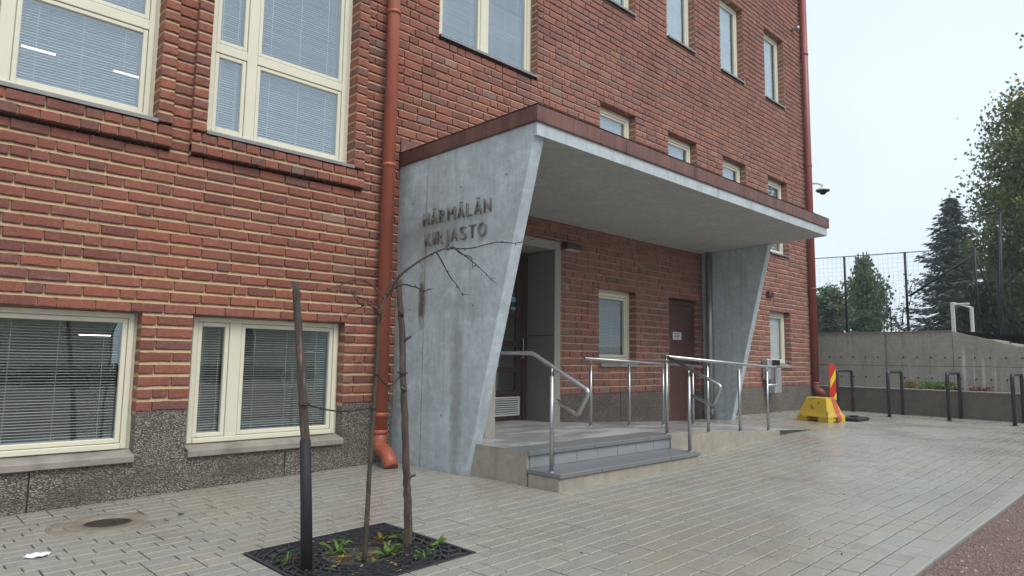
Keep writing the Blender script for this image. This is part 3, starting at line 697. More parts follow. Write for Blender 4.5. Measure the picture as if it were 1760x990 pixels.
# lobby behind the door
q=MB(); q.box(6.3,7.7,2.4,2.5,.3,3.0); q.box(6.2,6.3,.6,2.5,.3,3.0); q.box(7.7,7.8,.6,2.5,.3,3.0); q.box(6.2,7.8,.6,2.5,.2,.3); q.box(6.2,7.8,.6,2.5,3.0,3.1); q.build('lobby',MAT['room'],BLD)
q=MB(); q.box(10.825,10.90,.09,.16,.2,2.485); q.box(11.78,11.855,.09,.16,.2,2.485); q.box(10.90,11.78,.091,.16,2.41,2.485)
sdr=q.build('service_door',MAT['door_metal'],BLD,label='plain brown steel service door with a paper notice')
q=MB(); q.box(10.905,11.775,.11,.16,.22,2.405,.004); q.box(10.93,11.75,.106,.112,1.40,1.43); q.build('door_leaf',MAT['door_metal'],sdr)
q=MB(); q.box(11.10,11.39,.104,.109,1.75,1.89); nt_=q.build('notice',MAT['paper'],sdr)
q=MB()
for (z,a,b) in ((1.862,11.13,11.36),(1.835,11.16,11.33),(1.808,11.13,11.36),(1.78,11.13,11.30)): q.box(a,b,.1025,.1038,z-.006,z+.006)
q.build('notice_print',MAT['ink'],sdr)
q=MB(); q.tube([(10.97,.112,1.30),(10.97,.06,1.30),(11.09,.06,1.30)],.010); q.box(10.95,10.99,.106,.112,1.22,1.38); q.build('handle',MAT['black_steel'],sdr)
# ---- downpipes
def downpipe(x,y,r,z0,z1,end,mat,lab,joints,kick):
    q=MB(); q.tube([(x,y,kick),(x,y,z1)],r,16)
    o=q.build('downpipe',mat,BLD,label=lab)
    q=MB(); 
    pts=fillet([(x,y,kick+.02),(x,y,kick-.16),end[0],end[1]],.12,6); q.tube(pts,r*1.06,16); q.build('elbow',mat,o)
    for z in joints:
        q=MB(); q.lathe([(r,-.02),(r*1.13,-.02),(r*1.13,.025),(r,.03)],(x,y,z),18); q.build('joint_ring',mat,o)
    for z in joints[1:]:
        q=MB(); q.tube([(x,y+r*.8,z-.12),(x,max(.02,y+r+.06),z-.12)],.012,6); q.build('bracket',mat,o)
    return o
downpipe(4.487,-.115,.078,.44,12.4,((4.44,-.36,.235),(4.425,-.46,.10)),MAT['red_pipe'],'red painted downpipe between the basement window and the canopy',[.46,.66,3.66,5.62,8.0],.44)
downpipe(17.24,-.092,.085,.82,12.4,((17.41,-.29,.56),(17.56,-.42,.36)),MAT['red_pipe2'],'dark red downpipe on the far right corner of the building',[.84,3.2,6.4,9.4],.84)
q=MB(); q.tube([(11.93,-.20,.15),(11.93,-.20,3.50)],.062,16); dp=q.build('downpipe',MAT['zinc'],BLD,label='grey metal downpipe in the inner corner under the canopy')
for z in (.34,.37,.40,.43):
    q=MB(); q.lathe([(.062,-.006),(.072,0),(.062,.006)],(11.93,-.20,z),16); q.build('joint_ring',MAT['zinc'],dp)
# ------------------------------------------------------------------ entrance canopy
CAN=thing('entrance_canopy',(8.45,-1.2,.15),'grey concrete entrance canopy with slanted side walls and a copper brown edge','canopy')
q=MB(); q.prism([(-.0,-.1),(-1.33,-.1),(-1.376,.08),(-2.345,3.577),(-2.379,3.577),(-2.379,3.7195),(-.0,3.7195)],'x',4.73,4.875)
SWL=q.build('side_wall',MAT['conc_wing'],CAN,label='large stained side wall carrying the raised letters',fixn=True)
q=MB(); q.prism([(-.0,.1),(-.52,.1),(-.58,.29),(-1.375,3.525),(-.0,3.47)],'x',12.02,12.17); q.build('side_wall',MAT['conc_light'],CAN,label='far side wall next to the service door',fixn=True)
q=MB(); q.prism([(0,3.472),(-2.335,3.5745),(-2.38,3.5765),(-2.38,3.72),(0,3.72)],'x',4.8755,12.17); SLAB=q.build('roof_slab',MAT['conc_soffit'],CAN,fixn=True)
q=MB(); q.box(4.7285,12.171,-2.386,-2.38,3.577,3.719); q.build('fascia',MAT['conc_light'],CAN)
fl=MB(); t=.012
fl.box(4.705,12.225,-2.41,-2.398,3.722,3.893); fl.box(4.705,4.717,-2.398,-.005,3.7225,3.8935); fl.box(12.213,12.225,-2.398,-.005,3.7225,3.8935)
fl.box(4.705,12.225,-2.41,-.02,3.880,3.8945); fl.box(4.712,12.218,-2.405,-2.387,3.714,3.724); fl.box(4.712,4.7275,-2.38,-.005,3.714,3.724)
fo=fl.build('copper_flashing',MAT['copper'],CAN)
for x in (6.2,7.7,9.2,10.7): 
    q=MB(); q.box(x,x+.012,-2.413,-2.409,3.724,3.892); q.build('flashing_seam',MAT['copper'],fo)
q=MB(); q.box(4.72,12.2,-.028,-.012,3.894,4.07); q.build('wall_flashing',MAT['copper'],CAN)
q=MB(); q.box(4.727,4.7298,-.582,-.577,.1,3.5); q.build('formwork_joint',MAT['letter'],SWL)
for (y,z) in ((-.3,.7),(-.95,.7),(-.3,1.9),(-1.45,1.9),(-.3,3.2),(-1.2,3.25),(-1.95,3.25)):
    q=MB(); q.tube([(4.7335,y,z),(4.7285,y,z)],.013,10); q.build('tie_hole',MAT['letter'],SWL)
# raised letters
def letter(ch,y,z,h,w):
    cu=bpy.data.curves.new('letter','FONT'); cu.body=ch; cu.size=1; cu.extrude=.10; cu.offset=-.008
    ob=bpy.data.objects.new('tmp',cu); COL.objects.link(ob); dg=bpy.context.evaluated_depsgraph_get(); me=bpy.data.meshes.new_from_object(ob.evaluated_get(dg))
    COL.objects.unlink(ob); bpy.data.objects.remove(ob)
    xs_=[v.co.x for v in me.vertices]; ys_=[v.co.y for v in me.vertices]; x0,x1,y0=min(xs_),max(xs_),0.0
    cap=.70; o=LOC[CAN.name]
    for v in me.vertices:
        fx=(v.co.x-x0)/(x1-x0); fy=v.co.y/cap; zz=v.co.z
        # sheared forward so the line climbs with the wall text
        v.co=(4.73-.020-(zz/.10)*.010-o[0], (y-fx*w)-o[1], z+fy*h-o[2])
    me.materials.clear(); me.materials.append(MAT['letter']); me.name='letter'
    lo=bpy.data.objects.new('letter',me); COL.objects.link(lo); lo.parent=SWL; LOC[lo.name]=LOC[CAN.name]
def word(txt,ya,yb,z,h):
    wd={'I':.26,'J':.55,'M':1.25,'O':1.15,'L':.85}; tot=sum(wd.get(c,1) for c in txt)+.38*(len(txt)-1); u=(ya-yb)/tot; y=ya
    for c in txt:
        w=wd.get(c,1)*u; letter(c,y,z,h,w); y-=w+.38*u
word('HÄRMÄLÄN',-.545,-1.735,2.885,.155); word('KIRJASTO',-.59,-1.665,2.635,.155)
q=MB(); q.box(5.30,5.47,-1.04,-.90,.35,1.2,.008); q.build('stone_pier',MAT['portal'],CAN)
# ------------------------------------------------------------------ entrance steps, landing and ramp
def ff(x): return .43 if x<7.35 else max(.43-.048*(x-7.35),-.05)
def fz(x,y): return ff(x)-.03*min(1,max(0,(y+.9)/.9))
ST=thing('entrance_steps',(6.05,-1.3,.1),'entrance landing with two dark granite steps and a long concrete ramp','steps')
q=MB(); xs_=[4.80,5.5,6.3,7.35,8,9,10.3,11,11.8]; ys_=[-2.235,-1.6,-.9,-.45,.57]
for a,b in zip(xs_,xs_[1:]):
    for c,d in zip(ys_,ys_[1:]):
        if a>=10.3 and False: continue
        q.quad((a,c,fz(a,c)),(b,c,fz(b,c)),(b,d,fz(b,d)),(a,d,fz(a,d)))
q.build('landing',MAT['floor'],ST)
q=MB()   # concrete body below landing: left cheek and ramp kerb
q.prism([(-1.36,.0),(-2.225,.0),(-2.225,.427),(-1.36,.427)],'x',4.795,4.84)
q.box(4.84,7.30,-2.222,-2.12,0,.37); q.build('cheek_wall',MAT['conc_step'],ST,fixn=True)
q=MB(); pts=[(7.30,.05)]+[(x,gz(x)-.12) for x in (8,9.2,10.34)]+[(10.34,ff(10.34)+.004),(7.35,.434),(7.30,.434)]
q.prism(pts,'y',-2.255,-2.10); q.build('ramp_kerb',MAT['conc_step'],ST,fixn=True)
q=MB(); q.prism([(10.34,gz(10.34)-.1),(11.75,gz(11.75)-.1),(11.75,ff(11.75)+.001),(10.34,ff(10.34)+.001)],'y',-2.245,-2.2); q.build('ramp_edge',MAT['joint'],ST,fixn=True)
n=5; L=(7.31-4.80)/n
for i in range(n):
    q=MB(); q.box(4.80+i*L+.002,4.80+(i+1)*L-.002,-2.262,-1.90,.388,.4345,.005); q.build('tread',MAT['granite'],ST)
n=7; L=(7.30-4.83)/n
for i in range(n):
    q=MB(); q.box(4.83+i*L+.003,4.83+(i+1)*L-.003,-2.238,-2.222,.268,.386,.002); q.build('riser_tile',MAT['granite_tile'],ST)
n=4; L=(7.285-4.79)/n
for i in range(n):
    q=MB(); q.box(4.79+i*L+.002,4.79+(i+1)*L-.002,-2.668,-2.23,.222,.266,.005); q.build('tread',MAT['granite'],ST)
q=MB(); q.box(4.797,7.275,-2.648,-2.24,0,.221,.006); q.build('step_base',MAT['conc_step'],ST)
# ------------------------------------------------------------------ steel handrails
def rail_thing(lab,base,pts,posts,fil=.045,group=None):
    t=thing('handrail',base,lab,'handrail',group)
    q=MB(); q.tube(fillet(pts,fil),.0212,12); q.build('rail',MAT['steel'],t)
    for (x,y,z0,z1) in posts:
        q=MB(); q.tube([(x,y,z0-.01),(x,y,z1-.075)],.0205,12); q.tube([(x,y,z1-.08),(x,y,z1)],.008,8); q.lathe([(.0,.004),(.034,.004),(.034,0),(.03,-.004)],(x,y,z0+.002),14)
        q.build('post',MAT['steel'],t)
    return t
rail_thing('steel stair handrail beside the lettered wall, folding back at its lower end',(4.85,-2.5,.266),[(4.90,-1.5,1.392),(4.88,-2.205,1.392),(4.86,-2.957,1.042),(4.86,-2.82,.815),(4.86,-2.556,.937)],[(4.835,-2.515,.266,1.245)])
rail_thing('steel stair handrail at the ramp end of the steps, folding back at its lower end',(7.2,-2.5,.266),[(7.27,-2.24,1.383),(7.25,-2.974,1.047),(7.25,-2.868,.82),(7.25,-2.592,.922)],[(7.205,-2.575,.266,1.222)])
def rz(x): return 1.383-.0417*(x-7.41)
rail_thing('long front handrail of the ramp ending in a square steel loop',(8.8,-2.17,.38),[(7.30,-2.19,1.388),(10.49,-2.15,rz(10.49)),(10.49,-2.15,.98),(10.18,-2.15,.98)],
  [(7.31,-2.195,.434,1.375)]+[(x,-2.165,ff(x),rz(x)) for x in (8.36,9.25,10.145)],.03)
rail_thing('back handrail of the ramp in front of the brick wall',(8.8,-.9,.36),[(7.27,-.9,1.357),(10.4,-.9,1.25)],[(x,-.9,fz(x,-.9),1.352-.0335*(x-7.4)) for x in (7.41,8.31,9.21,10.1)])
# ------------------------------------------------------------------ things fixed to the wall
t=thing('wall_lamp',(7.98,-.06,3.1),'small dark brown box lamp on the brick wall beside the door lintel','lamp')
q=MB(); q.box(7.80,8.17,-.12,-.002,3.055,3.165,.012); q.build('lamp_housing',MAT['brown_box'],t)
q=MB(); q.box(7.83,8.14,-.115,-.01,3.045,3.054); q.build('lens',MAT['vent'],t)
t=thing('junction_box',(14.96,-.03,2.9),'small dark red box on the brick wall above the far window','box')
q=MB(); q.box(14.84,15.10,-.07,-.002,2.84,2.965,.01); q.build('box_body',MAT['brown_box'],t); q=MB(); q.box(14.85,15.09,-.074,-.07,2.93,2.96); q.build('lid',MAT['red_pipe2'],t)
t=thing('waste_bin',(14.76,-.2,.64),'stainless steel wall bin beside the far ground floor window','bin')
q=MB(); q.box(14.62,14.93,-.27,-.05,.65,1.235,.03); q.build('bin_body',MAT['bin_steel'],t)
q=MB(); q.box(14.50,14.74,-.16,-.01,.95,1.42,.02); q.build('back_box',MAT['bin_steel'],t)
q=MB(); q.box(14.62,14.92,-.275,-.06,1.24,1.275,.012); q.build('lid',MAT['zinc'],t)
q=MB(); q.box(14.70,14.88,-.262,-.10,1.276,1.40,.01); q.build('opening_shade',MAT['cam_black'],t)  # solid black block, the shade inside the bin mouth put into its colour
t=thing('security_camera',(17.36,.02,5.95),'white domed security camera on a short arm at the building corner','camera')
q=MB(); q.tube(fillet([(17.29,.06,5.93),(17.45,-.04,6.0),(17.62,-.15,6.02),(17.76,-.24,5.98),(17.76,-.24,5.9)],.08),[.035]*3+[.035]*40 if False else .036,10); q.build('arm',MAT['white_paint'],t)
q=MB(); q.lathe([(0,.10),(.09,.09),(.13,.05),(.175,.03),(.18,.015),(.17,.0)],(17.76,-.24,5.82),22); q.build('camera_housing',MAT['white_paint'],t)
q=MB(); q.lathe([(.17,.0),(.15,-.03),(.085,-.045),(.075,-.075),(.045,-.10),(0,-.11)],(17.76,-.24,5.82),22); q.build('dome',MAT['cam_black'],t)
t=thing('wall_fitting',(16.7,-.05,9.9),'small grey fitting high on the brick wall near the corner','fitting')
q=MB(); q.tube([(16.72,-.0,9.93),(16.72,-.16,9.93)],.035,10); q.lathe([(0,0),(.05,.0),(.05,.09),(0,.1)],(16.72,-.15,9.88),10); q.build('fitting_body',MAT['zinc'],t)
# ------------------------------------------------------------------ yellow barrier block and hazard marker
BX,BY,BZ=13.42,-1.68,gz(13.4)
ang=math.radians(-14)
def rot(p): return (BX+p[0]*math.cos(ang)-p[1]*math.sin(ang), BY+p[0]*math.sin(ang)+p[1]*math.cos(ang), BZ+p[2])
t=thing('barrier_block',(BX,BY,BZ),'chipped yellow concrete barrier block with a red stripe','barrier')
def hexa(q,b,tp,z0,z1):
    P=[(b[0],b[2],z0),(b[1],b[2],z0),(b[1],b[3],z0),(b[0],b[3],z0),(tp[0],tp[2],z1),(tp[1],tp[2],z1),(tp[1],tp[3],z1),(tp[0],tp[3],z1)]
    P=[rot(p) for p in P]; i=len(q.v); q.v+=P
    for f in ((0,3,2,1),(4,5,6,7),(0,1,5,4),(1,2,6,5),(2,3,7,6),(3,0,4,7)): q.f.append(tuple(i+k for k in f)); q.a.append(0)
q=MB(); hx,hy=.26,.33
hexa(q,(-hx,hx,-hy,hy),(-hx+.04,hx-.04,-hy+.04,hy-.04),.10,.18); hexa(q,(-hx+.04,hx-.04,-hy+.04,hy-.04),(-hx+.13,hx-.13,-hy+.12,hy-.12),.18,.44); hexa(q,(-hx+.13,hx-.13,-hy+.12,hy-.12),(-hx+.15,hx-.15,-hy+.14,hy-.14),.44,.455)
for sx in (-1,1):
    for sy in (-1,1):
        xa,xb=sorted((sx*hx,sx*.10)); ya,yb=sorted((sy*hy,sy*.12)); hexa(q,(xa,xb,ya,yb),(xa,xb,ya,yb),0,.10)
hexa(q,(-.1,.1,-.3,.3),(-.1,.1,-.3,.3),.02,.10)
q.build('block',MAT['yellow'],t,fixn=True)
q=MB()
def fy(z): return -hy+(.04*(z-.10)/.08 if z<.18 else .04+.08*(z-.18)/.26)
for (za,zb) in ((.02,.10),(.10,.18),(.18,.44)):
    ya_=fy(max(za,.10))-.006; yb_=fy(zb)-.006; 
    if za<.1: ya_=yb_=-hy-.006
    i=len(q.v); q.v+=[rot(p) for p in ((.03,ya_,za),(.16,ya_,za),(.13,yb_,zb),(.02,yb_,zb))]; q.f.append((i,i+1,i+2,i+3)); q.a.append(0)
i=len(q.v); q.v+=[rot(p) for p in ((.02,-.21-.002,.444),(.13,-.21-.002,.444),(.12,.15,.461),(.02,.15,.461))]; q.f.append((i,i+1,i+2,i+3)); q.a.append(0)
q.build('red_stripe',MAT['red_paint'],t)
HX,HY=13.74,-1.80
t=thing('hazard_marker',(HX,HY,gz(13)+.4),'red and yellow striped hazard marker post standing on the yellow block','marker')
a2=math.radians(-52)
def rh(u,d,z): return (HX+u*math.cos(a2)-d*math.sin(a2), HY+u*math.sin(a2)+d*math.cos(a2), z)
zb0,zt0,hw=.62,1.315,.062
q=MB(); P=[rh(u,d,z) for z in (zb0,zt0) for (u,d) in ((-hw,-.012),(hw,-.012),(hw,.012),(-hw,.012))]; q.v=P
q.f=[(0,3,2,1),(4,5,6,7),(0,1,5,4),(1,2,6,5),(2,3,7,6),(3,0,4,7)]; q.a=[0]*6; q.build('panel',MAT['red_sign'],t,fixn=True)
q=MB()
def clipstripe(z0):
    # diagonal band rising to the right, clipped to the panel
    pts=[(-hw+.02,z0),(hw,z0+.20),(hw,z0+.36),(-hw+.02,z0+.16)]
    def clip(poly,lim,keep):
        out=[]
        for a,b in zip(poly,poly[1:]+poly[:1]):
            ia,ib=keep(a[1]),keep(b[1])
            if ia: out.append(a)
            if ia!=ib:
                tt=(lim-a[1])/(b[1]-a[1]); out.append((a[0]+(b[0]-a[0])*tt,lim))
        return out
    pts=clip(pts,zt0-.01,lambda z:z<=zt0-.01); pts=clip(pts,zb0+.01,lambda z:z>=zb0+.01) if pts else pts
    if len(pts)>2: q.quad(*[rh(u,-.0135,z) for (u,z) in pts])
clipstripe(.42); clipstripe(.86)
q.build('yellow_stripe',MAT['yellow_sign'],t)
q=MB(); q.tube([rh(0,.02,.40),rh(0,.02,.9)],.02,8); q.build('stem',MAT['rubber'],t)
t=thing('rubber_base',(14.15,-2.02,gz(14)),'black rubber sign base lying beside the yellow block','sign base')
q=MB(); q.box(13.85,14.45,-2.22,-1.85,gz(14)+.0,gz(14)+.07,.02); q.build('base_slab',MAT['rubber'],t); q=MB(); q.box(14.08,14.22,-2.1,-1.97,gz(14)+.071,gz(14)+.10,.01); q.build('socket',MAT['rubber'],t)
# ------------------------------------------------------------------ bicycle racks
def rack(x0,x1,y,lab,first=None):
    t=thing('bike_rack',((x0+x1)/2,y,gz(16)),lab,'bike rack','bike racks in front of the low wall'); h=.955; z=gz(16)
    q=MB(); q.tube(fillet([(x0,y,z-.02),(x0,y,z+h),(x1,y-.0,z+h),(x1,y,z-.02)],.09,6),.034,12); q.build('hoop',MAT['black_steel'],t)
    for x in (x0,x1):
        q=MB(); q.lathe([(.034,.012),(.06,.012),(.06,0),(.0,0)],(x,y,z+.001),12); q.build('foot_plate',MAT['black_steel'],t)
    return t
r1=rack(16.1,17.03,-1.02,'dark grey bike rack hoop half hidden behind the hazard marker')
for (dx,y,lab) in ((-.2,-2.14,'dark grey bike rack hoop, second from the building'),(-.25,-3.25,'dark grey bike rack hoop in front of the white streaks'),(-.5,-4.36,'dark grey bike rack hoop at the right edge of the photo')):
    c=copy_tree(r1); c.location.x+=dx; c.location.y=y; c['label']=lab
# ------------------------------------------------------------------ low planter wall and retaining wall
t=thing('low_wall',(16.9,-2.6,.2),'low dark concrete planter wall with a pale top edge behind the bike racks','wall')
q=MB(); q.prism([(17.30,.6),(17.34,-.2),(16.6,-5.0),(16.2,-8.0),(16.42,-8.0),(16.82,-5.0),(17.56,-.2),(17.52,.6)],'z',-.1,.768); q.build('wall_body',MAT['conc_low'],t,fixn=True)
q=MB(); q.prism([(17.27,.62),(17.325,-.2),(16.585,-5.0),(16.185,-8.0),(16.44,-8.0),(16.84,-5.0),(17.58,-.2),(17.54,.62)],'z',.769,.790); q.build('coping',MAT['kerb'],t,fixn=True)
q=MB(); q.prism([(17.5,.6),(17.5,-.2),(16.7,-5),(16.4,-8),(19.6,-8),(19.6,.6)],'z',.4,.68); q.build('planter_soil',MAT['soil'],kind='structure')
RW=thing('retaining_wall',(19.5,-2.6,.2),'tall grey concrete retaining wall with lime streaks below the sports field','wall')
TOP=2.17
def panelx(y0,y1,z0,za,zb,x0=19.5,x1=19.8):
    q=MB(); q.prism([(y0,z0),(y1,z0),(y1,zb),(y0,za)],'x',x0,x1); return q.build('concrete_panel',MAT['conc_wall'],RW,fixn=True)
gp=.005
for (a,b) in ((4.0,1.5),(1.5,-1.03)):
    for (z0,z1) in ((-.2,1.30),(1.31,TOP)): panelx(a-gp,b+gp,z0,z1,z1)
q=MB(); q.prism([(4.0,-.2),(-6,-.2),(-6,1.1),(-4.1,1.62),(-2.56,2.12),(4.0,2.12)],'x',19.62,19.78); q.build('wall_core',MAT['joint'],RW,fixn=True)
q=MB(); q.box(19.494,19.53,-1.075,-1.025,.2,TOP+.0); q.build('seam_strip',MAT['zinc'],RW)
for (a,b,ta,tb) in ((-1.07,-2.56,TOP,TOP),(-2.56,-4.1,TOP,1.73),(-4.1,-6.0,1.73,1.2),(-6.0,-9.0,1.2,1.0)):
    panelx(a-gp,b+gp,-.2,1.30 if ta>1.4 else min(1.0,ta-.02),1.30 if tb>1.4 else min(1.0,tb-.02)); 
    if ta>1.4: panelx(a-gp,b+gp,1.31,ta,max(tb,1.32))
q=MB(); q.box(19.47,19.84,-2.56,4.0,TOP+.001,TOP+.022); q.build('coping',MAT['kerb'],RW)
q=MB()
for z in (1.52,1.0):
    y=3.5
    while y>-4.6:
        if abs(y+1.05)>.2: q.tube([(19.506,y,z),(19.488,y,z)],.022,8)
        y-=.31
q.build('tie_holes',MAT['joint'],RW,kind='stuff')
# stairs beside the sloping end of the wall
STR=thing('garden_stairs',(20.3,-3.5,1.2),'dark concrete stairs climbing to the sports field behind the retaining wall','stairs')
for i in range(5):
    q=MB(); q.box(19.82,21.6,-3.05-.33*(i+1),-3.05-.33*i,.6,1.97-.085*i,.008); q.build('step',MAT['conc_wall'],STR)
q=MB(); q.quad((19.8,-3.0,2.16),(80,-3.0,2.16),(80,60,2.3),(19.8,60,2.3)); q.quad((19.82,-30,.9),(80,-30,1.6),(80,-3.0,2.158),(21.7,-3.0,2.158)); q.build('sports_field',MAT['grass'],kind='structure')
# ------------------------------------------------------------------ fence of the sports field
F=thing('sports_fence',(19.65,-1.0,TOP),'tall green net fence on dark posts along the retaining wall top','fence')
FP=[(3.3,4.45),(1.45,4.38),(-.04,4.33),(-1.56,4.29),(-3.1,4.24)]
for (y,zt) in FP:
    q=MB(); q.tube([(19.65,y,TOP),(19.65,y,zt)],.032,8); q.build('post',MAT['green_steel'],F)
q=MB(); q.tube([(19.65,-1.62,3.12),(19.66,-3.1,4.07)],.03,8); q.tube([(19.65,-3.1,4.2),(19.9,-3.33,3.0)],.025,8); q.build('brace',MAT['green_steel'],F)
q=MB(); q.tube([(19.65,y,z-.01) for (y,z) in FP],.012,6); q.build('top_wire',MAT['net'],F)
q=MB(); r=.0022
y=3.3
while y>-3.1:
    zt=interp(-y,[-3.3,3.1],[4.44,4.23]); q.box(19.665,19.665+r,y-r/2,y+r/2,TOP+.03,zt); y-=.12
z=TOP+.06
while z<4.4:
    yl=3.3 if z<4.23 else 3.3; yr=-3.1 if z<4.22 else 3.3-(4.44-z)/.21*6.4
    if yr<yl: q.box(19.668,19.668+r,yr,yl,z-r/2,z+r/2)
    z+=.12
q.build('netting',MAT['net'],F,kind='stuff')
# return fence with taller posts to the right
F2=thing('side_fence',(27,-2.4,1.6),'row of dark fence posts with netting stepping down to the right of the goal','fence')
pp=[(-2.26,5.2,1.9),(-2.62,4.95,1.9),(-2.98,4.75,1.85),(-3.24,4.5,1.8),(-3.55,4.3,1.7)]
for (y,zt,zb) in pp:
    q=MB(); q.tube([(27,y,zb-.3),(27,y,zt)],.04,8); q.build('post',MAT['green_steel'],F2)
q=MB()
for k in range(30):
    y=-2.26-1.3*k/29; q.box(27,27.004,y-.003,y+.003,1.7,interp(-y,[2.26,3.55],[5.15,4.25]))
for k in range(24): q.box(27.004,27.008,-3.55,-2.26,1.75+k*.11-.003,1.75+k*.11+.003)
q.build('netting',MAT['net'],F2,kind='stuff')
F3=thing('far_fence',(36,5,2.2),'thin far fence posts seen between the two birches','fence')
for (y,zt) in ((6.6,4.2),(3.65,4.15)):
    q=MB(); q.tube([(36,y,2.1),(36,y,zt)],.035,6); q.build('post',MAT['green_steel'],F3)
q=MB(); q.tube([(36,6.6,4.0),(36,3.65,3.96)],.02,6); q.tube([(36,6.6,3.2),(36,3.65,3.18)],.02,6); q.build('rail',MAT['green_steel'],F3)
# goal
t=thing('football_goal',(24,-1.8,2.15),'small white football goal behind the fence','goal')
q=MB()
q.box(23.96,24.04,-1.66,-1.56,2.1,3.25,.01); q.build('goal_post',MAT['white_paint'],t)
q=MB(); q.box(23.96,24.04,-2.14,-2.05,1.9,3.09,.01); q.build('goal_post',MAT['white_paint'],t)
q=MB(); q.box(23.965,24.035,-2.05,-1.66,3.16,3.22,.01); q.tube([(24,-1.61,3.235),(24,-2.09,3.075)],.03,8); q.build('crossbar',MAT['white_paint'],t)
t=thing('lamp_post',(26,-2.45,2.0),'dark street lamp post with a short arm in front of the big birch','street lamp')
q=MB(); q.tube([(26,-2.45,1.6),(26,-2.62,6.25)],[.06,.045],8); q.build('pole',MAT['black_steel'],t)
q=MB(); q.box(25.95,26.1,-2.62,-2.18,6.22,6.28,.015); q.build('lamp_head',MAT['black_steel'],t)
# ------------------------------------------------------------------ manhole, litter
t=thing('manhole_cover',(1.535,-.83,gz(1.5)),'round manhole cover of rusty iron in a brown concrete ring set in the paving','manhole')
z0=gz(1.535)
q=MB(); q.lathe([(.295,-.03),(.295,.002),(.285,.005),(.172,.004),(.168,-.012)],(1.535,-.83,z0),36); q.build('ring',MAT['ring'],t)
q=MB(); q.lathe([(.166,-.02),(.166,-.006),(.150,-.006),(.148,-.010),(.10,-.010),(.098,-.006),(.06,-.006),(.058,-.010),(0,-.010)],(1.535,-.83,z0),30,False); q.build('lid',MAT['rust_iron'],t)
q=MB(); q.lathe([(0,-.022),(.20,-.008),(.41,-.008),(.43,-.03)],(1.535,-.83,z0),30); q.build('ring_bed',MAT['ring'],t)
random.seed(11)
LX,LY=.965,-1.50
q=MB(); n=5; pts=[]
for i in range(n+1):
    for j in range(n+1):
        u,v_=i/n-.5,j/n-.5; e=1-.5*abs(u); q.v.append((LX+u*.125+v_*.03,LY+v_*.075*e-u*.035,gz(LX)+.006+.016*random.random()*(1-.0)+.012*math.cos(5*u)*math.cos(4*v_)))
for i in range(n):
    for j in range(n):
        k=i*(n+1)+j; q.f.append((k,k+n+1,k+n+2,k+1)); q.a.append(0)
o=q.build('paper_scrap',MAT['paper']); tag(o,'crumpled white paper scrap lying on the paving at the bottom left','litter')
s=o.modifiers.new('thickness','SOLIDIFY'); s.thickness=.002
t=thing('dead_leaf',(2.02,-.98,gz(2)),'small dark dead leaf on the paving near the basement window','leaf')
q=MB(); zz=gz(2.02); q.quad((2.0,-1.0,zz+.003),(2.05,-.985,zz+.012),(2.06,-.955,zz+.004),(2.01,-.965,zz+.01)); q.build('leaf_blade',MAT['twig'],t)
# ------------------------------------------------------------------ tree grate, young tree, stakes
GC=(2.505,-2.932); GH=.54
t=thing('tree_grate',(2.505,-2.932,gz(2.5)),'square black cast iron tree grate around the young tree','grate')
zg=lambda x:gz(x)
def bar(q,p1,p2,w,zt=.0,zb=-.03):
    d=Vector((p2[0]-p1[0],p2[1]-p1[1])); l=d.length
    if l<1e-5: return
    nx,ny=-d.y/l*w/2,d.x/l*w/2
    P=[(p1[0]+nx,p1[1]+ny),(p1[0]-nx,p1[1]-ny),(p2[0]-nx,p2[1]-ny),(p2[0]+nx,p2[1]+ny)]
    i=len(q.v); q.v+=[(x,y,zg(x)+zt) for x,y in P]+[(x,y,zg(x)+zb) for x,y in P]
    for f in ((0,1,2,3),(0,4,5,1),(1,5,6,2),(2,6,7,3),(3,7,4,0)): q.f.append(tuple(i+k for k in f)); q.a.append(0)
c=[(GC[0]-GH,GC[1]-GH),(GC[0]+GH,GC[1]-GH),(GC[0]+GH,GC[1]+GH),(GC[0]-GH,GC[1]+GH)]
q=MB()
for k in range(4):
    a,b=c[k],c[(k+1)%4]; ins=.012
    bar(q,a,b,.022,.003)
q.build('frame',MAT['iron'],t)
RX=(2.50,-2.95); RR=.235
q=MB()
for k in range(36):
    a,b=2*math.pi*k/36,2*math.pi*(k+1)/36; bar(q,(RX[0]+RR*math.cos(a),RX[1]+RR*math.sin(a)),(RX[0]+RR*math.cos(b),RX[1]+RR*math.sin(b)),.022,.006)
q.build('inner_ring',MAT['iron'],t)
q=MB(); rr=[.245,.285,.33,.38,.43,.485,.54,.60,.66,.72,.78]
def inside(p): return abs(p[0]-GC[0])<GH-.008 and abs(p[1]-GC[1])<GH-.008
for k in range(len(rr)):
    n=30
    for j in range(n):
        off=.5*(k%2)
        a0=2*math.pi*(j+off)/n
        def pt(r,a): 
            r=r*(1+.03*math.sin(3*a+k)); return (RX[0]+r*math.cos(a),RX[1]+r*math.sin(a))
        # arcs
        N_=3
        for s_ in range(N_):
            p,p2=pt(rr[k],a0+2*math.pi/n*s_/N_),pt(rr[k],a0+2*math.pi/n*(s_+1)/N_)
            if k>0 and inside(p) and inside(p2): bar(q,p,p2,.0105,.0)
        if k+1<len(rr):
            p,p2=pt(rr[k],a0),pt(rr[k+1],a0+.11*(1 if k%3 else -1))
            if inside(p):
                if not inside(p2):
                    for s_ in range(10):
                        p2=(p2[0]*.85+p[0]*.15,p2[1]*.85+p[1]*.15)
                        if inside(p2): break
                bar(q,p,p2,.012,.001)
q.build('grate_bars',MAT['iron'],t,kind='stuff')
q=MB(); q.quad(*[(x,y,zg(x)-.10) for x,y in c])
for k in range(4):
    a,b=c[k],c[(k+1)%4]; q.quad((a[0],a[1],zg(a[0])-.1),(b[0],b[1],zg(b[0])-.1),(b[0],b[1],zg(b[0])-.004),(a[0],a[1],zg(a[0])-.004))
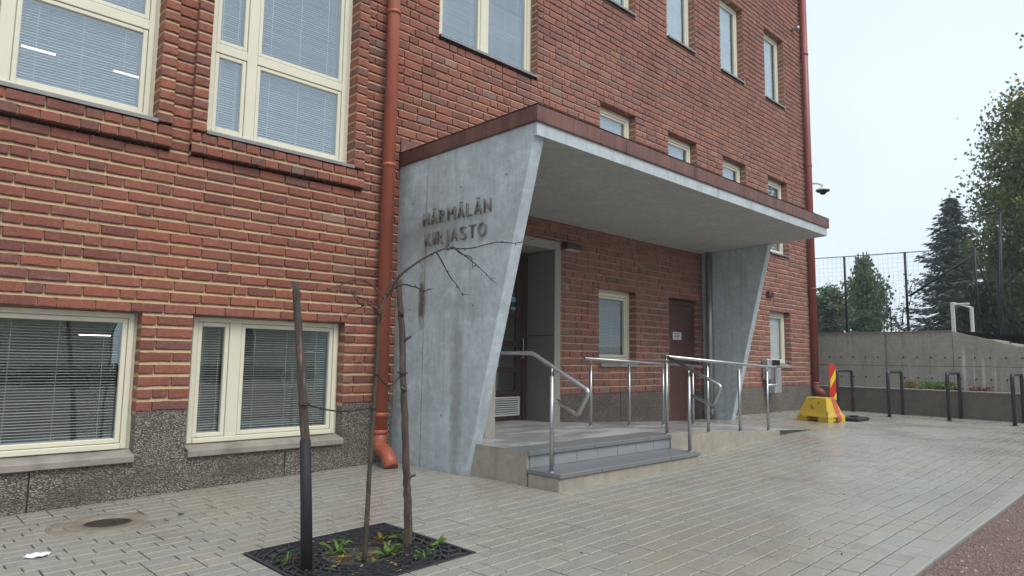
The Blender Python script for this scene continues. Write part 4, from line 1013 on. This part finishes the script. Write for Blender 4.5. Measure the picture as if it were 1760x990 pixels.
q.build('grate_pit',MAT['soil'],kind='structure')
q=MB(); n=22; prof=[]
random.seed(5)
q.v.append((RX[0],RX[1],gz(2.5)+.0))
for ring in range(1,5):
    for j in range(n):
        a=2*math.pi*j/n; r=RR*.97*ring/4; q.v.append((RX[0]+r*math.cos(a),RX[1]+r*math.sin(a),gz(RX[0]+r*math.cos(a))-.022+random.uniform(-.008,.008)))
for j in range(n): q.f.append((0,1+j,1+(j+1)%n)); q.a.append(0)
for ring in range(3):
    for j in range(n):
        a=1+ring*n+j; b=1+ring*n+(j+1)%n; q.f.append((a,a+n,b+n,b)); q.a.append(0)
q.build('tree_soil',MAT['soil'],kind='structure')
TX,TY,TZ=2.433,-3.102,gz(2.43)
YT=thing('young_tree',(TX,TY,TZ),'thin leafless young tree leaning right between two stakes','tree')
def wig(pts,rad,amp,n=4):
    P=[Vector(p) for p in pts]; out=[];R=[]
    for k in range(len(P)-1):
        for s_ in range(n):
            t_=s_/n; p0=P[max(k-1,0)];p1=P[k];p2=P[k+1];p3=P[min(k+2,len(P)-1)]
            p=.5*((2*p1)+(p2-p0)*t_+(2*p0-5*p1+4*p2-p3)*t_*t_+(3*p1-p0-3*p2+p3)*t_**3)
            out.append(p+Vector((random.uniform(-amp,amp),random.uniform(-amp,amp),random.uniform(-amp,amp)))); R.append(rad[k]+(rad[k+1]-rad[k])*t_)
    out.append(P[-1]); R.append(rad[-1]); return out,R
q=MB(); p,r=wig([(2.433,TY,TZ-.03),(2.445,TY,.45),(2.459,TY,.87),(2.475,TY,1.25),(2.488,TY,1.60),(2.53,TY,1.74)],[.018,.0155,.0138,.0125,.0115,.0105],.0012); q.tube(p,r,9)
q.build('trunk',MAT['bark'],YT)
Y=TY
BR=[ [[(2.53,Y,1.74),(2.585,Y+.0,1.83),(2.65,Y-.02,1.905),(2.76,Y-.03,1.99),(2.92,Y-.05,2.085),(3.05,Y-.06,2.13)],[.0125,.011,.0095,.0085,.0072,.006]],
 [[(2.98,Y-.055,2.11),(3.2,Y-.08,2.14),(3.45,Y-.09,2.215),(3.65,Y-.1,2.235),(3.84,Y-.11,2.29)],[.006,.005,.0045,.0036,.0022]],
 [[(3.05,Y-.06,2.13),(3.18,Y+.0,2.10),(3.29,Y+.02,2.09),(3.33,Y+.04,2.01)],[.0055,.0045,.0036,.0022]],
 [[(3.06,Y-.06,2.125),(3.16,Y-.1,2.06),(3.27,Y-.15,1.97),(3.33,Y-.18,1.90)],[.005,.004,.003,.002]],
 [[(2.91,Y-.05,2.08),(2.99,Y-.03,2.0),(3.06,Y-.02,1.92),(3.15,Y,1.86),(3.2,Y,1.79)],[.006,.0048,.004,.003,.002]],
 [[(2.55,Y,1.77),(2.62,Y-.05,1.82),(2.70,Y-.08,1.81),(2.77,Y-.1,1.79),(2.82,Y-.11,1.80)],[.008,.0065,.005,.004,.0025]],
 [[(2.515,Y,1.72),(2.46,Y+.05,1.80),(2.36,Y+.08,1.84),(2.24,Y+.1,1.79),(2.14,Y+.1,1.75)],[.007,.005,.0042,.003,.002]],
 [[(2.50,Y,1.66),(2.42,Y+.06,1.70),(2.32,Y+.1,1.745),(2.22,Y+.12,1.76)],[.006,.0042,.003,.002]],
 [[(2.49,Y,1.60),(2.42,Y-.04,1.645),(2.33,Y-.07,1.655),(2.24,Y-.08,1.62),(2.18,Y-.08,1.57)],[.006,.0048,.0036,.0028,.002]],
 [[(2.32,Y-.07,1.655),(2.26,Y-.1,1.67),(2.19,Y-.12,1.73)],[.004,.003,.002]],
 [[(2.485,Y,1.55),(2.46,Y-.06,1.60),(2.41,Y-.1,1.605)],[.005,.0035,.002]] ]
for pts,rad in BR:
    q=MB(); p,r=wig(pts,rad,.0022); q.tube(p,r,7)
    for k in range(3,len(p)-1,3):
        d=Vector((random.uniform(-1,1),random.uniform(-.6,.6),random.uniform(-1,1))).normalized(); rr_=r[k]
        q.tube([p[k],p[k]+d*(rr_+.010),p[k]+d*(rr_+.016)],[.0042,.0036,.0012],5)
    p_=p[-1]; 
    for k in range(2): q.tube([p[-2],p_+Vector((random.uniform(.0,.04),random.uniform(-.03,.03),random.uniform(-.03,.03)))],[.0024,.0013],5)
    q.build('branch',MAT['twig'],YT)
s1=thing('tree_stake',(2.103,-2.986,gz(2.1)),'weathered wooden stake with its lower half coated black, left of the young tree','stake')
q=MB(); p,r=wig([(2.052,-2.986,.80),(2.03,-2.986,1.0),(1.99,-2.986,1.35),(1.94,-2.986,1.785)],[.029,.027,.025,.022],.003,5); q.tube(p,r,10); q.build('bare_wood',MAT['stake'],s1)
q=MB(); q.tube([(2.103,-2.986,-.05),(2.078,-2.986,.4),(2.051,-2.986,.81)],[.0365,.035,.033],14); q.build('black_coating',MAT['black'],s1)
s2=thing('tree_stake',(2.861,-2.968,gz(2.86)),'crooked bare wooden stake right of the young tree in front of the concrete wall','stake')
q=MB(); p,r=wig([(2.866,-2.968,0),(2.858,-2.968,.3),(2.838,-2.968,.5),(2.812,-2.968,.85),(2.785,-2.968,1.15),(2.772,-2.968,1.4),(2.745,-2.968,1.65),(2.722,-2.968,1.88)],[.031,.028,.026,.0245,.0235,.0225,.0215,.018],.0035,5); q.tube(p,r,10); q.build('bare_wood',MAT['stake'],s2)
q=MB()
for (x,z,dx,dz) in ((2.84,.5,.05,.01),(2.79,1.1,-.045,.02),(2.77,1.45,.05,.03),(2.75,1.62,-.05,.05)): q.tube([(x,-2.99,z),(x+dx,-3.0,z+dz)],[.014,.008],6)
q.build('knot',MAT['stake'],s2)
def tie(lab,A,Bc,s0,s1_,zz):
    t=thing('tree_tie',(A[0],A[1],A[2]),lab,'tie')
    q=MB(); mid=((A[0]+Bc[0])/2,(A[1]+Bc[1])/2,min(A[2],Bc[2])-.02+zz); p,r=wig([A,mid,Bc],[.0055,.005,.0055],.0005,6); q.tube(p,r,6); q.build('strap',MAT['rubber'],t)
    q=MB()
    for (c_,rad) in ((A,s0),(Bc,s1_)):
        pts=[(c_[0]+rad*math.cos(a),c_[1]+rad*math.sin(a),c_[2]+.004*math.sin(a)) for a in [2*math.pi*k/14 for k in range(15)]]; q.tube(pts,.0055,6,False)
    q.build('loop',MAT['rubber'],t)
tie('black tie strung from the black coated stake to the young tree',(2.03,-2.99,1.03),(2.462,-3.10,1.0),.034,.022,0)
tie('black tie wrapped round the crooked stake beside the concrete wall',(2.775,-2.968,1.22),(2.475,-3.10,1.22),.033,.02,-.07)
# weeds
random.seed(21)
def weed(x,y,s,mat,lab,n,style):
    t=thing('weed',(x,y,gz(x)),lab,'weed','weeds growing through the tree grate')
    q=MB(); z=gz(x)-.01
    for k in range(n):
        a=random.uniform(0,6.28); el=random.uniform(.35,1.25) if style!='grass' else random.uniform(.6,1.35); L=.8*s*random.uniform(.5,1.1); w=L*(.16 if style=='leaf' else .045 if style=='grass' else .10)
        d=Vector((math.cos(a),math.sin(a),0)); sd_=Vector((-d.y,d.x,0)); m_=5; prev=None; p=Vector((x+random.uniform(-.02,.02)*(s/.12),y+random.uniform(-.02,.02)*(s/.12),z)); e=el
        q.cur=random.random()
        prof=[.15,.7,1.0,.85,.5,.02] if style!='dandelion' else [.2,.5,1.0,.6,1.1,.05]
        tw=random.uniform(-.5,.5)
        for j in range(m_+1):
            ww=w*prof[j]; n_=sd_*math.cos(tw)+Vector((0,0,1))*math.sin(tw); L_,R_=p+n_*ww,p-n_*ww
            if prev: q.quad(prev[0],prev[1],R_,L_)
            prev=(L_,R_); p=p+(d*math.cos(e)+Vector((0,0,1))*math.sin(e))*(L/m_); e-=.28
    o=q.build('leaves',MAT[mat],t)
for a in ((2.085,-2.74,.15,'leaf_weed','spiky green grass tuft at the left end of the tree grate',16,'grass'),
  (2.40,-2.80,.17,'leaf_weed','bright green dandelion leaves on the back rim of the grate ring',11,'dandelion'),
  (2.55,-2.68,.11,'leaf_weed','low green weed behind the trunk of the young tree',9,'leaf'),
  (2.625,-3.06,.19,'leaf_weed','tall green broad leaved weed inside the grate ring',9,'leaf'),
  (2.70,-2.98,.13,'leaf_weed','green weed on the right rim of the grate ring',9,'dandelion'),
  (2.78,-2.75,.12,'leaf_yellow','withering yellow and red weed between the trunk and the crooked stake',10,'leaf'),
  (2.90,-2.88,.15,'leaf_weed','green weed at the foot of the crooked stake',8,'leaf'),
  (3.02,-3.12,.11,'leaf_weed','small green weed at the right corner of the tree grate',9,'leaf'),
  (2.76,-3.30,.14,'leaf_weed','sprawling green weed near the front right edge of the grate',12,'dandelion'),
  (2.36,-2.95,.10,'leaf_yellow','small yellowing weed on the left rim of the grate ring',9,'leaf'),
  (2.44,-3.06,.07,'leaf_weed','tiny green weed just left of the trunk of the young tree',8,'leaf'),
  (2.30,-2.86,.06,'leaf_weed','tiny green sprout right of the black coated stake',6,'leaf'),
  (2.22,-3.08,.06,'leaf_weed','tiny green sprout in front of the black coated stake',6,'leaf')): weed(*a)
weed(4.88,-1.86,.05,'leaf_weed','tiny weed at the foot of the concrete cheek wall of the steps',7,'leaf')
random.seed(77)
q=MB()
for k in range(150):
    a=random.uniform(0,6.28); r_=RR*math.sqrt(random.random())*(1.0 if k<90 else 2.2); x,y=RX[0]+r_*math.cos(a),RX[1]+r_*math.sin(a)
    if not inside((x,y)): continue
    s_=random.uniform(.008,.022); b_=random.uniform(0,6.28); z=gz(x)+(-.012 if k<90 else .004); q.cur=random.random()
    q.quad((x-s_*math.cos(b_),y-s_*math.sin(b_),z),(x+.5*s_*math.sin(b_),y-.5*s_*math.cos(b_),z+random.uniform(.002,.01)),(x+s_*math.cos(b_),y+s_*math.sin(b_),z+.003),(x-.5*s_*math.sin(b_),y+.5*s_*math.cos(b_),z+random.uniform(.002,.01)))
q.build('fallen_leaves',MAT['litter'],kind='stuff')
for a in ((2.58,-2.83,.09,'leaf_yellow','small yellow weed on the soil behind the trunk of the young tree',8,'leaf'),(2.47,-3.15,.08,'leaf_weed','small green weed on the front rim of the grate ring',8,'dandelion'),(2.66,-3.13,.09,'leaf_yellow','reddish yellow leaves beside the tall broad leaved weed',7,'leaf'),(2.13,-2.90,.05,'leaf_weed','tiny green sprout behind the foot of the black coated stake',6,'leaf'),(2.84,-3.12,.08,'leaf_weed','small green sprig between the broad leaved weed and the right corner of the grate',8,'grass')): weed(*a)
# planter plants
random.seed(8)
def shrub(x,y,z,r,h,n,mat,lab,cat='plant',name='shrub',sz=.05):
    t=thing(name,(x,y,z),lab,cat); q=MB()
    for k in range(n):
        a=random.uniform(0,6.28); rr_=r*math.sqrt(random.random()); zz=z+h*random.random()**.8; leafquad(q,Vector((x+rr_*math.cos(a),y+rr_*math.sin(a),zz)),sz*random.uniform(.6,1.3))
    q.build('foliage',MAT[mat],t); q=MB()
    for k in range(7):
        a=random.uniform(0,6.28); q.tube([(x,y,z-.05),(x+r*.6*math.cos(a),y+r*.6*math.sin(a),z+h*.8)],.006,5)
    q.build('stem',MAT['twig'],t)
def leafquad(q,p,s,droop=None):
    a=Vector((random.gauss(0,1),random.gauss(0,1),random.gauss(0,.7))).normalized()
    if droop: a=(a*.35+Vector((0,0,-1))*droop).normalized()
    b=a.cross(Vector((random.gauss(0,1),random.gauss(0,1),random.gauss(0,1)))).normalized(); q.cur=random.random()
    q.quad(p-a*s*.62,p+b*s*.42,p+a*s*.62,p-b*s*.42)
for (y,z,r,h,n,mat,lab) in ((-2.02,.68,.16,.28,130,'leaf_yellow','pale dry plant in the planter behind the low wall'),(-2.38,.68,.22,.24,260,'leaf_weed','green bush in the planter behind the second bike rack'),(-2.72,.68,.2,.26,260,'leaf_weed','green bush next to the red flowers in the planter'),
   (-2.95,.68,.10,.16,120,'flower','small red flower clump behind the third bike rack'),(-3.40,.68,.22,.18,260,'flower','wide red flower clump in the planter below the lime streaks')): shrub(18.0,y,z,r,h,n,mat,lab,sz=.055)
# ------------------------------------------------------------------ trees
def limb(q,a,b,ra,rb,amp=.08,n=5,sides=7):
    a,b=Vector(a),Vector(b); L=(b-a).length; pts=[a.lerp(b,k/n)+Vector((random.uniform(-1,1),random.uniform(-1,1),random.uniform(-1,1)))*L*amp*(0 if k in (0,n) else 1)*.5 for k in range(n+1)]
    q.tube(pts,[ra+(rb-ra)*k/n for k in range(n+1)],sides); return pts
def broadleaf(x,y,z,h,r,lab,leaf,nclump,nleaf,sz,name='birch_tree',droop=0,zb=.2,seed=1,shape=1.0,bark='bark'):
    random.seed(seed); t=thing(name,(x,y,z),lab,'tree'); tr=MB(); cr=MB()
    top=Vector((x+random.uniform(-.3,.3),y+random.uniform(-.3,.3),z+h)); limb(tr,(x,y,z-.3),top,.018*h+.05,.02,.03,8,9)
    for k in range(nclump):
        f=zb+(1-zb)*((k+.5)/nclump)**.85; prof=math.sin(math.pi*min(1,(f-zb)/(1-zb)*.86+.10))**shape
        a=k*2.4+random.uniform(-.5,.5); rr_=r*prof*random.uniform(.45,1.0); base=Vector((x,y,z+h*f*.86)); tip=Vector((x+rr_*math.cos(a),y+rr_*math.sin(a),z+h*f+rr_*.15))
        pts=limb(tr,base,tip,.012+.010*h*(1-f)*.6,.012,.15,4,5)
        cs=r*random.uniform(.20,.34)
        for i in range(nleaf):
            if droop:
                s_=random.random(); p=tip.lerp(base,random.random()*.7)+Vector((random.gauss(0,cs*.45),random.gauss(0,cs*.45),random.gauss(0,cs*.2)-droop*s_*h*.16))
            else:
                u=random.choice(pts[1:]+[pts[-1]]*2); p=u+Vector((random.gauss(0,cs*.55),random.gauss(0,cs*.55),random.gauss(0,cs*.42)))
            leafquad(cr,p,sz*random.uniform(.6,1.35),droop*1.2 if droop else None)
    tr.build('trunk',MAT[bark],t); cr.build('crown',MAT[leaf],t)
def spruce(x,y,z,h,r,lab,seed=2):
    random.seed(seed); t=thing('spruce_tree',(x,y,z),lab,'tree'); tr=MB(); cr=MB()
    tr.tube([(x,y,z-.3),(x,y,z+h)],[.22,.02],8); n=46
    for k in range(n):
        f=.06+.93*k/n; L=r*(1-f)**.8*random.uniform(.75,1.12)+.12; m_=7 if f<.8 else 5
        for j in range(m_):
            a=j*6.283/m_+k*1.3+random.uniform(-.3,.3); l=L*random.uniform(.6,1.1); b=Vector((x,y,z+h*f)); d=Vector((math.cos(a),math.sin(a),0))
            tip=b+d*l+Vector((0,0,-l*.30+.12*l)); tr.tube([b,b+d*l*.5+Vector((0,0,-l*.22)),tip],[.025,.016,.006],4)
            ns=int(10+34*l)
            for i in range(ns):
                u=(i+random.random())/ns; p=b.lerp(tip,u)+Vector((0,0,-l*.12*math.sin(u*3.1))); sd_=Vector((-d.y,d.x,0))*random.choice((-1,1)); w=l*.26*(1.05-u)+.06
                p2=p+sd_*w*random.random()+d*random.uniform(0,.12)+Vector((0,0,-random.uniform(0,.16)))
                e=(sd_*.7+d*.6+Vector((0,0,-.25))).normalized(); up_=Vector((0,0,1)); s_=random.uniform(.20,.36); b2=e.cross(up_).normalized()*.35+up_*random.uniform(-.3,.3); cr.cur=random.random()
                cr.quad(p2-e*s_*.5,p2+b2*s_*.5,p2+e*s_*.6,p2-b2*s_*.5)
    tr.build('trunk',MAT['bark'],t); cr.build('crown',MAT['leaf_spruce'],t)
spruce(42,2.2,2.2,8.45,3.35,'tall dark spruce tree behind the football goal')
broadleaf(34,4.15,2.2,4.45,1.15,'weeping birch with hanging branches behind the fence','leaf_weep',34,170,.13,'weeping_birch',1.5,.16,4)
broadleaf(31,4.75,2.2,2.35,1.15,'round green tree close to the building corner behind the fence','leaf_weep',24,170,.12,'green_tree',0,.12,5)
broadleaf(33,5.3,2.2,2.7,1.0,'green tree half hidden by the dark red downpipe','leaf_weep',20,150,.12,'green_tree',0,.12,15)
broadleaf(30.5,3.1,2.2,1.25,.8,'low green bush at the foot of the weeping birch','leaf_weep',16,130,.10,'green_bush',0,.1,6)
random.seed(30)
t=thing('leaning_sapling',(30,1.35,2.2),'thin sparse tree leaning left in front of the spruce','tree'); tr=MB(); cr=MB()
for (a,b) in (((30,1.2,2.2),(30,2.35,4.1)),((30,1.45,2.9),(30,1.0,4.7)),((30,1.7,3.2),(30,2.6,3.5)),((30,1.3,2.6),(30,1.9,3.0)),((30,1.9,3.5),(30,2.3,4.55))):
    pts=limb(tr,a,b,.03,.008,.12,6,5)
    for i in range(150):
        p=random.choice(pts[2:])+Vector((random.gauss(0,.1),random.gauss(0,.16),random.gauss(0,.15))); leafquad(cr,p,.085*random.uniform(.6,1.3))
tr.build('trunk',MAT['twig'],t); cr.build('crown',MAT['leaf_weep'],t)
broadleaf(28,-3.75,1.6,9.3,2.75,'big birch with yellowing leaves at the right edge','leaf_birch',76,560,.105,'birch_tree',.3,.12,9,.6)
broadleaf(33,-3.2,1.6,6.6,2.1,'darker birch behind the big birch at the right edge','leaf_birch',54,340,.12,'birch_tree',.2,.15,12,.7)
broadleaf(30.5,-1.85,1.9,3.9,1.0,'small yellowing birch between the spruce and the big birch','leaf_birch',30,260,.11,'birch_tree',.2,.15,14)
for i,(y,h,lab) in enumerate(((-2.05,6.4,'slender dark trunk left of the street lamp'),(-3.35,6.2,'slender dark trunk right of the street lamp'))):
    random.seed(40+i); t=thing('pine_tree',(31,y-.1,1.8),lab,'tree'); q=MB(); limb(q,(31,y-.1,1.5),(31,y-.25,1.8+h),.10,.05,.015,6,8); q.build('trunk',MAT['twig'],t)
    q=MB()
    for k in range(12):
        c_=Vector((31+random.gauss(0,.7),y-.2+random.gauss(0,.7),1.8+h*random.uniform(.72,1.02)))
        for j in range(160): leafquad(q,c_+Vector((random.gauss(0,.28),random.gauss(0,.28),random.gauss(0,.2))),.13)
    q.build('crown',MAT['leaf_spruce'],t)
random.seed(50)
t=thing('conifer_hedge',(30,-2.2,1.8),'dark dense conifer hedge behind the football goal','hedge'); q=MB()
for k in range(15000):
    y=random.uniform(-6.5,-.45); ztop=interp(-y,[.45,.9,1.6,2.5,6.5],[3.3,4.25,4.15,3.35,3.0]); u=random.random(); z=1.6+(ztop-1.6)*u**.8+random.gauss(0,.05); leafquad(q,Vector((29.6+random.gauss(0,.22)+.5*random.random(),y,z)),.15*random.uniform(.6,1.4))
q.build('foliage',MAT['leaf_hedge'],t)
q=MB()
for k in range(14):
    y=-.6-k*.42; q.tube([(29.9,y,1.4),(29.9,y,2.9)],.05,6)
q.build('stems',MAT['twig'],t)
# birch standing right of the picture, one hanging spray of leaves shows at the top right
random.seed(60)
t=thing('overhanging_birch',(20,-9.2,.3),'birch spray of dark leaves hanging in at the top right corner','tree'); tr=MB(); cr=MB()
limb(tr,(20,-9.2,.1),(19.7,-9.0,13),.22,.05,.03,8,9)
def spray(a,b,n,spread,L):
    pts=limb(tr,a,b,.04,.008,.1,6,5)
    for i in range(n):
        p=random.choice(pts[2:])+Vector((random.gauss(0,spread),random.gauss(0,spread),random.gauss(0,spread)-L*random.random())); leafquad(cr,p,.075*random.uniform(.6,1.3),.5)
spray((19.8,-9.1,8.6),(16.1,-4.95,8.0),240,.12,.45); spray((19.8,-9.1,7.6),(17.6,-6.6,8.3),500,.3,.6)
for k in range(16):
    a=random.uniform(0,6.28); z=random.uniform(5,12.5); rr_=random.uniform(1.2,2.2)
    spray((19.8,-9.1,z),(19.8+rr_*math.cos(a)*.9,-9.6-abs(rr_*math.sin(a)),z+.8),260,.3,.8)
tr.build('trunk',MAT['bark'],t); cr.build('crown',MAT['leaf_birch'],t)
# ------------------------------------------------------------------ house across the yard (seen in the window panes)
t=thing('opposite_house',(22,-31,-.4),'pale gabled house across the yard mirrored in the library windows','house')
q=MB(); q.box(11.5,33,-38,-29,-.6,7.6); q.box(-24,9,-40,-30,-.6,4.2); w=q.build('wall',MAT['house'],t)
q=MB(); q.prism([(11.0,7.5),(22.2,13.2),(33.4,7.5)],'y',-38.4,-28.6); q.prism([(-24.5,4.2),(-24.5,4.6),(9.5,4.6),(9.5,4.2)],'y',-40.4,-29.6); q.build('roof',MAT['roof'],t,fixn=True)
for x in (-20,-15,-10,-5,0,5,14,19,24,29):
    for z in (() if x<10 else (1.2,4.6)):
        yy=-30 if x<10 else -29
        q=MB(); q.box(x,x+1.6,yy-.05,yy+.03,z,z+1.7); fo=q.build('window',MAT['cream'],t); q=MB(); q.box(x+.1,x+1.5,yy+.031,yy+.036,z+.1,z+1.6); q.build('pane',MAT['cam_black'],fo)
random.seed(70)
t=thing('yard_hedge',(6,-24.6,-.3),'clipped dark hedge along the far side of the yard','hedge'); q=MB()
for k in range(9000):
    p=Vector((random.uniform(-14,24),-24.6+random.gauss(0,.35),-.5+1.35*random.random()**.7)); leafquad(q,p,.24)
q.build('foliage',MAT['leaf_hedge'],t); q=MB()
for k in range(20): q.tube([(-13+1.9*k,-24.6,-.7),(-13+1.9*k,-24.6,1.0)],.06,5)
q.build('stems',MAT['twig'],t)

# ------------------------------------------------------------------ damp air
hm=bpy.data.materials.new('damp_air'); hm.use_nodes=True; ht=hm.node_tree; ht.nodes.clear()
ho=ht.nodes.new('ShaderNodeOutputMaterial'); hv=ht.nodes.new('ShaderNodeVolumePrincipled'); hv.inputs['Color'].default_value=(.9,.94,.97,1); hv.inputs['Density'].default_value=.0016
ht.links.new(hv.outputs[0],ho.inputs['Volume'])
m=MB(); m.box(-76,84,-76,76,-1.6,16.0); m.build('haze',hm,kind='stuff')
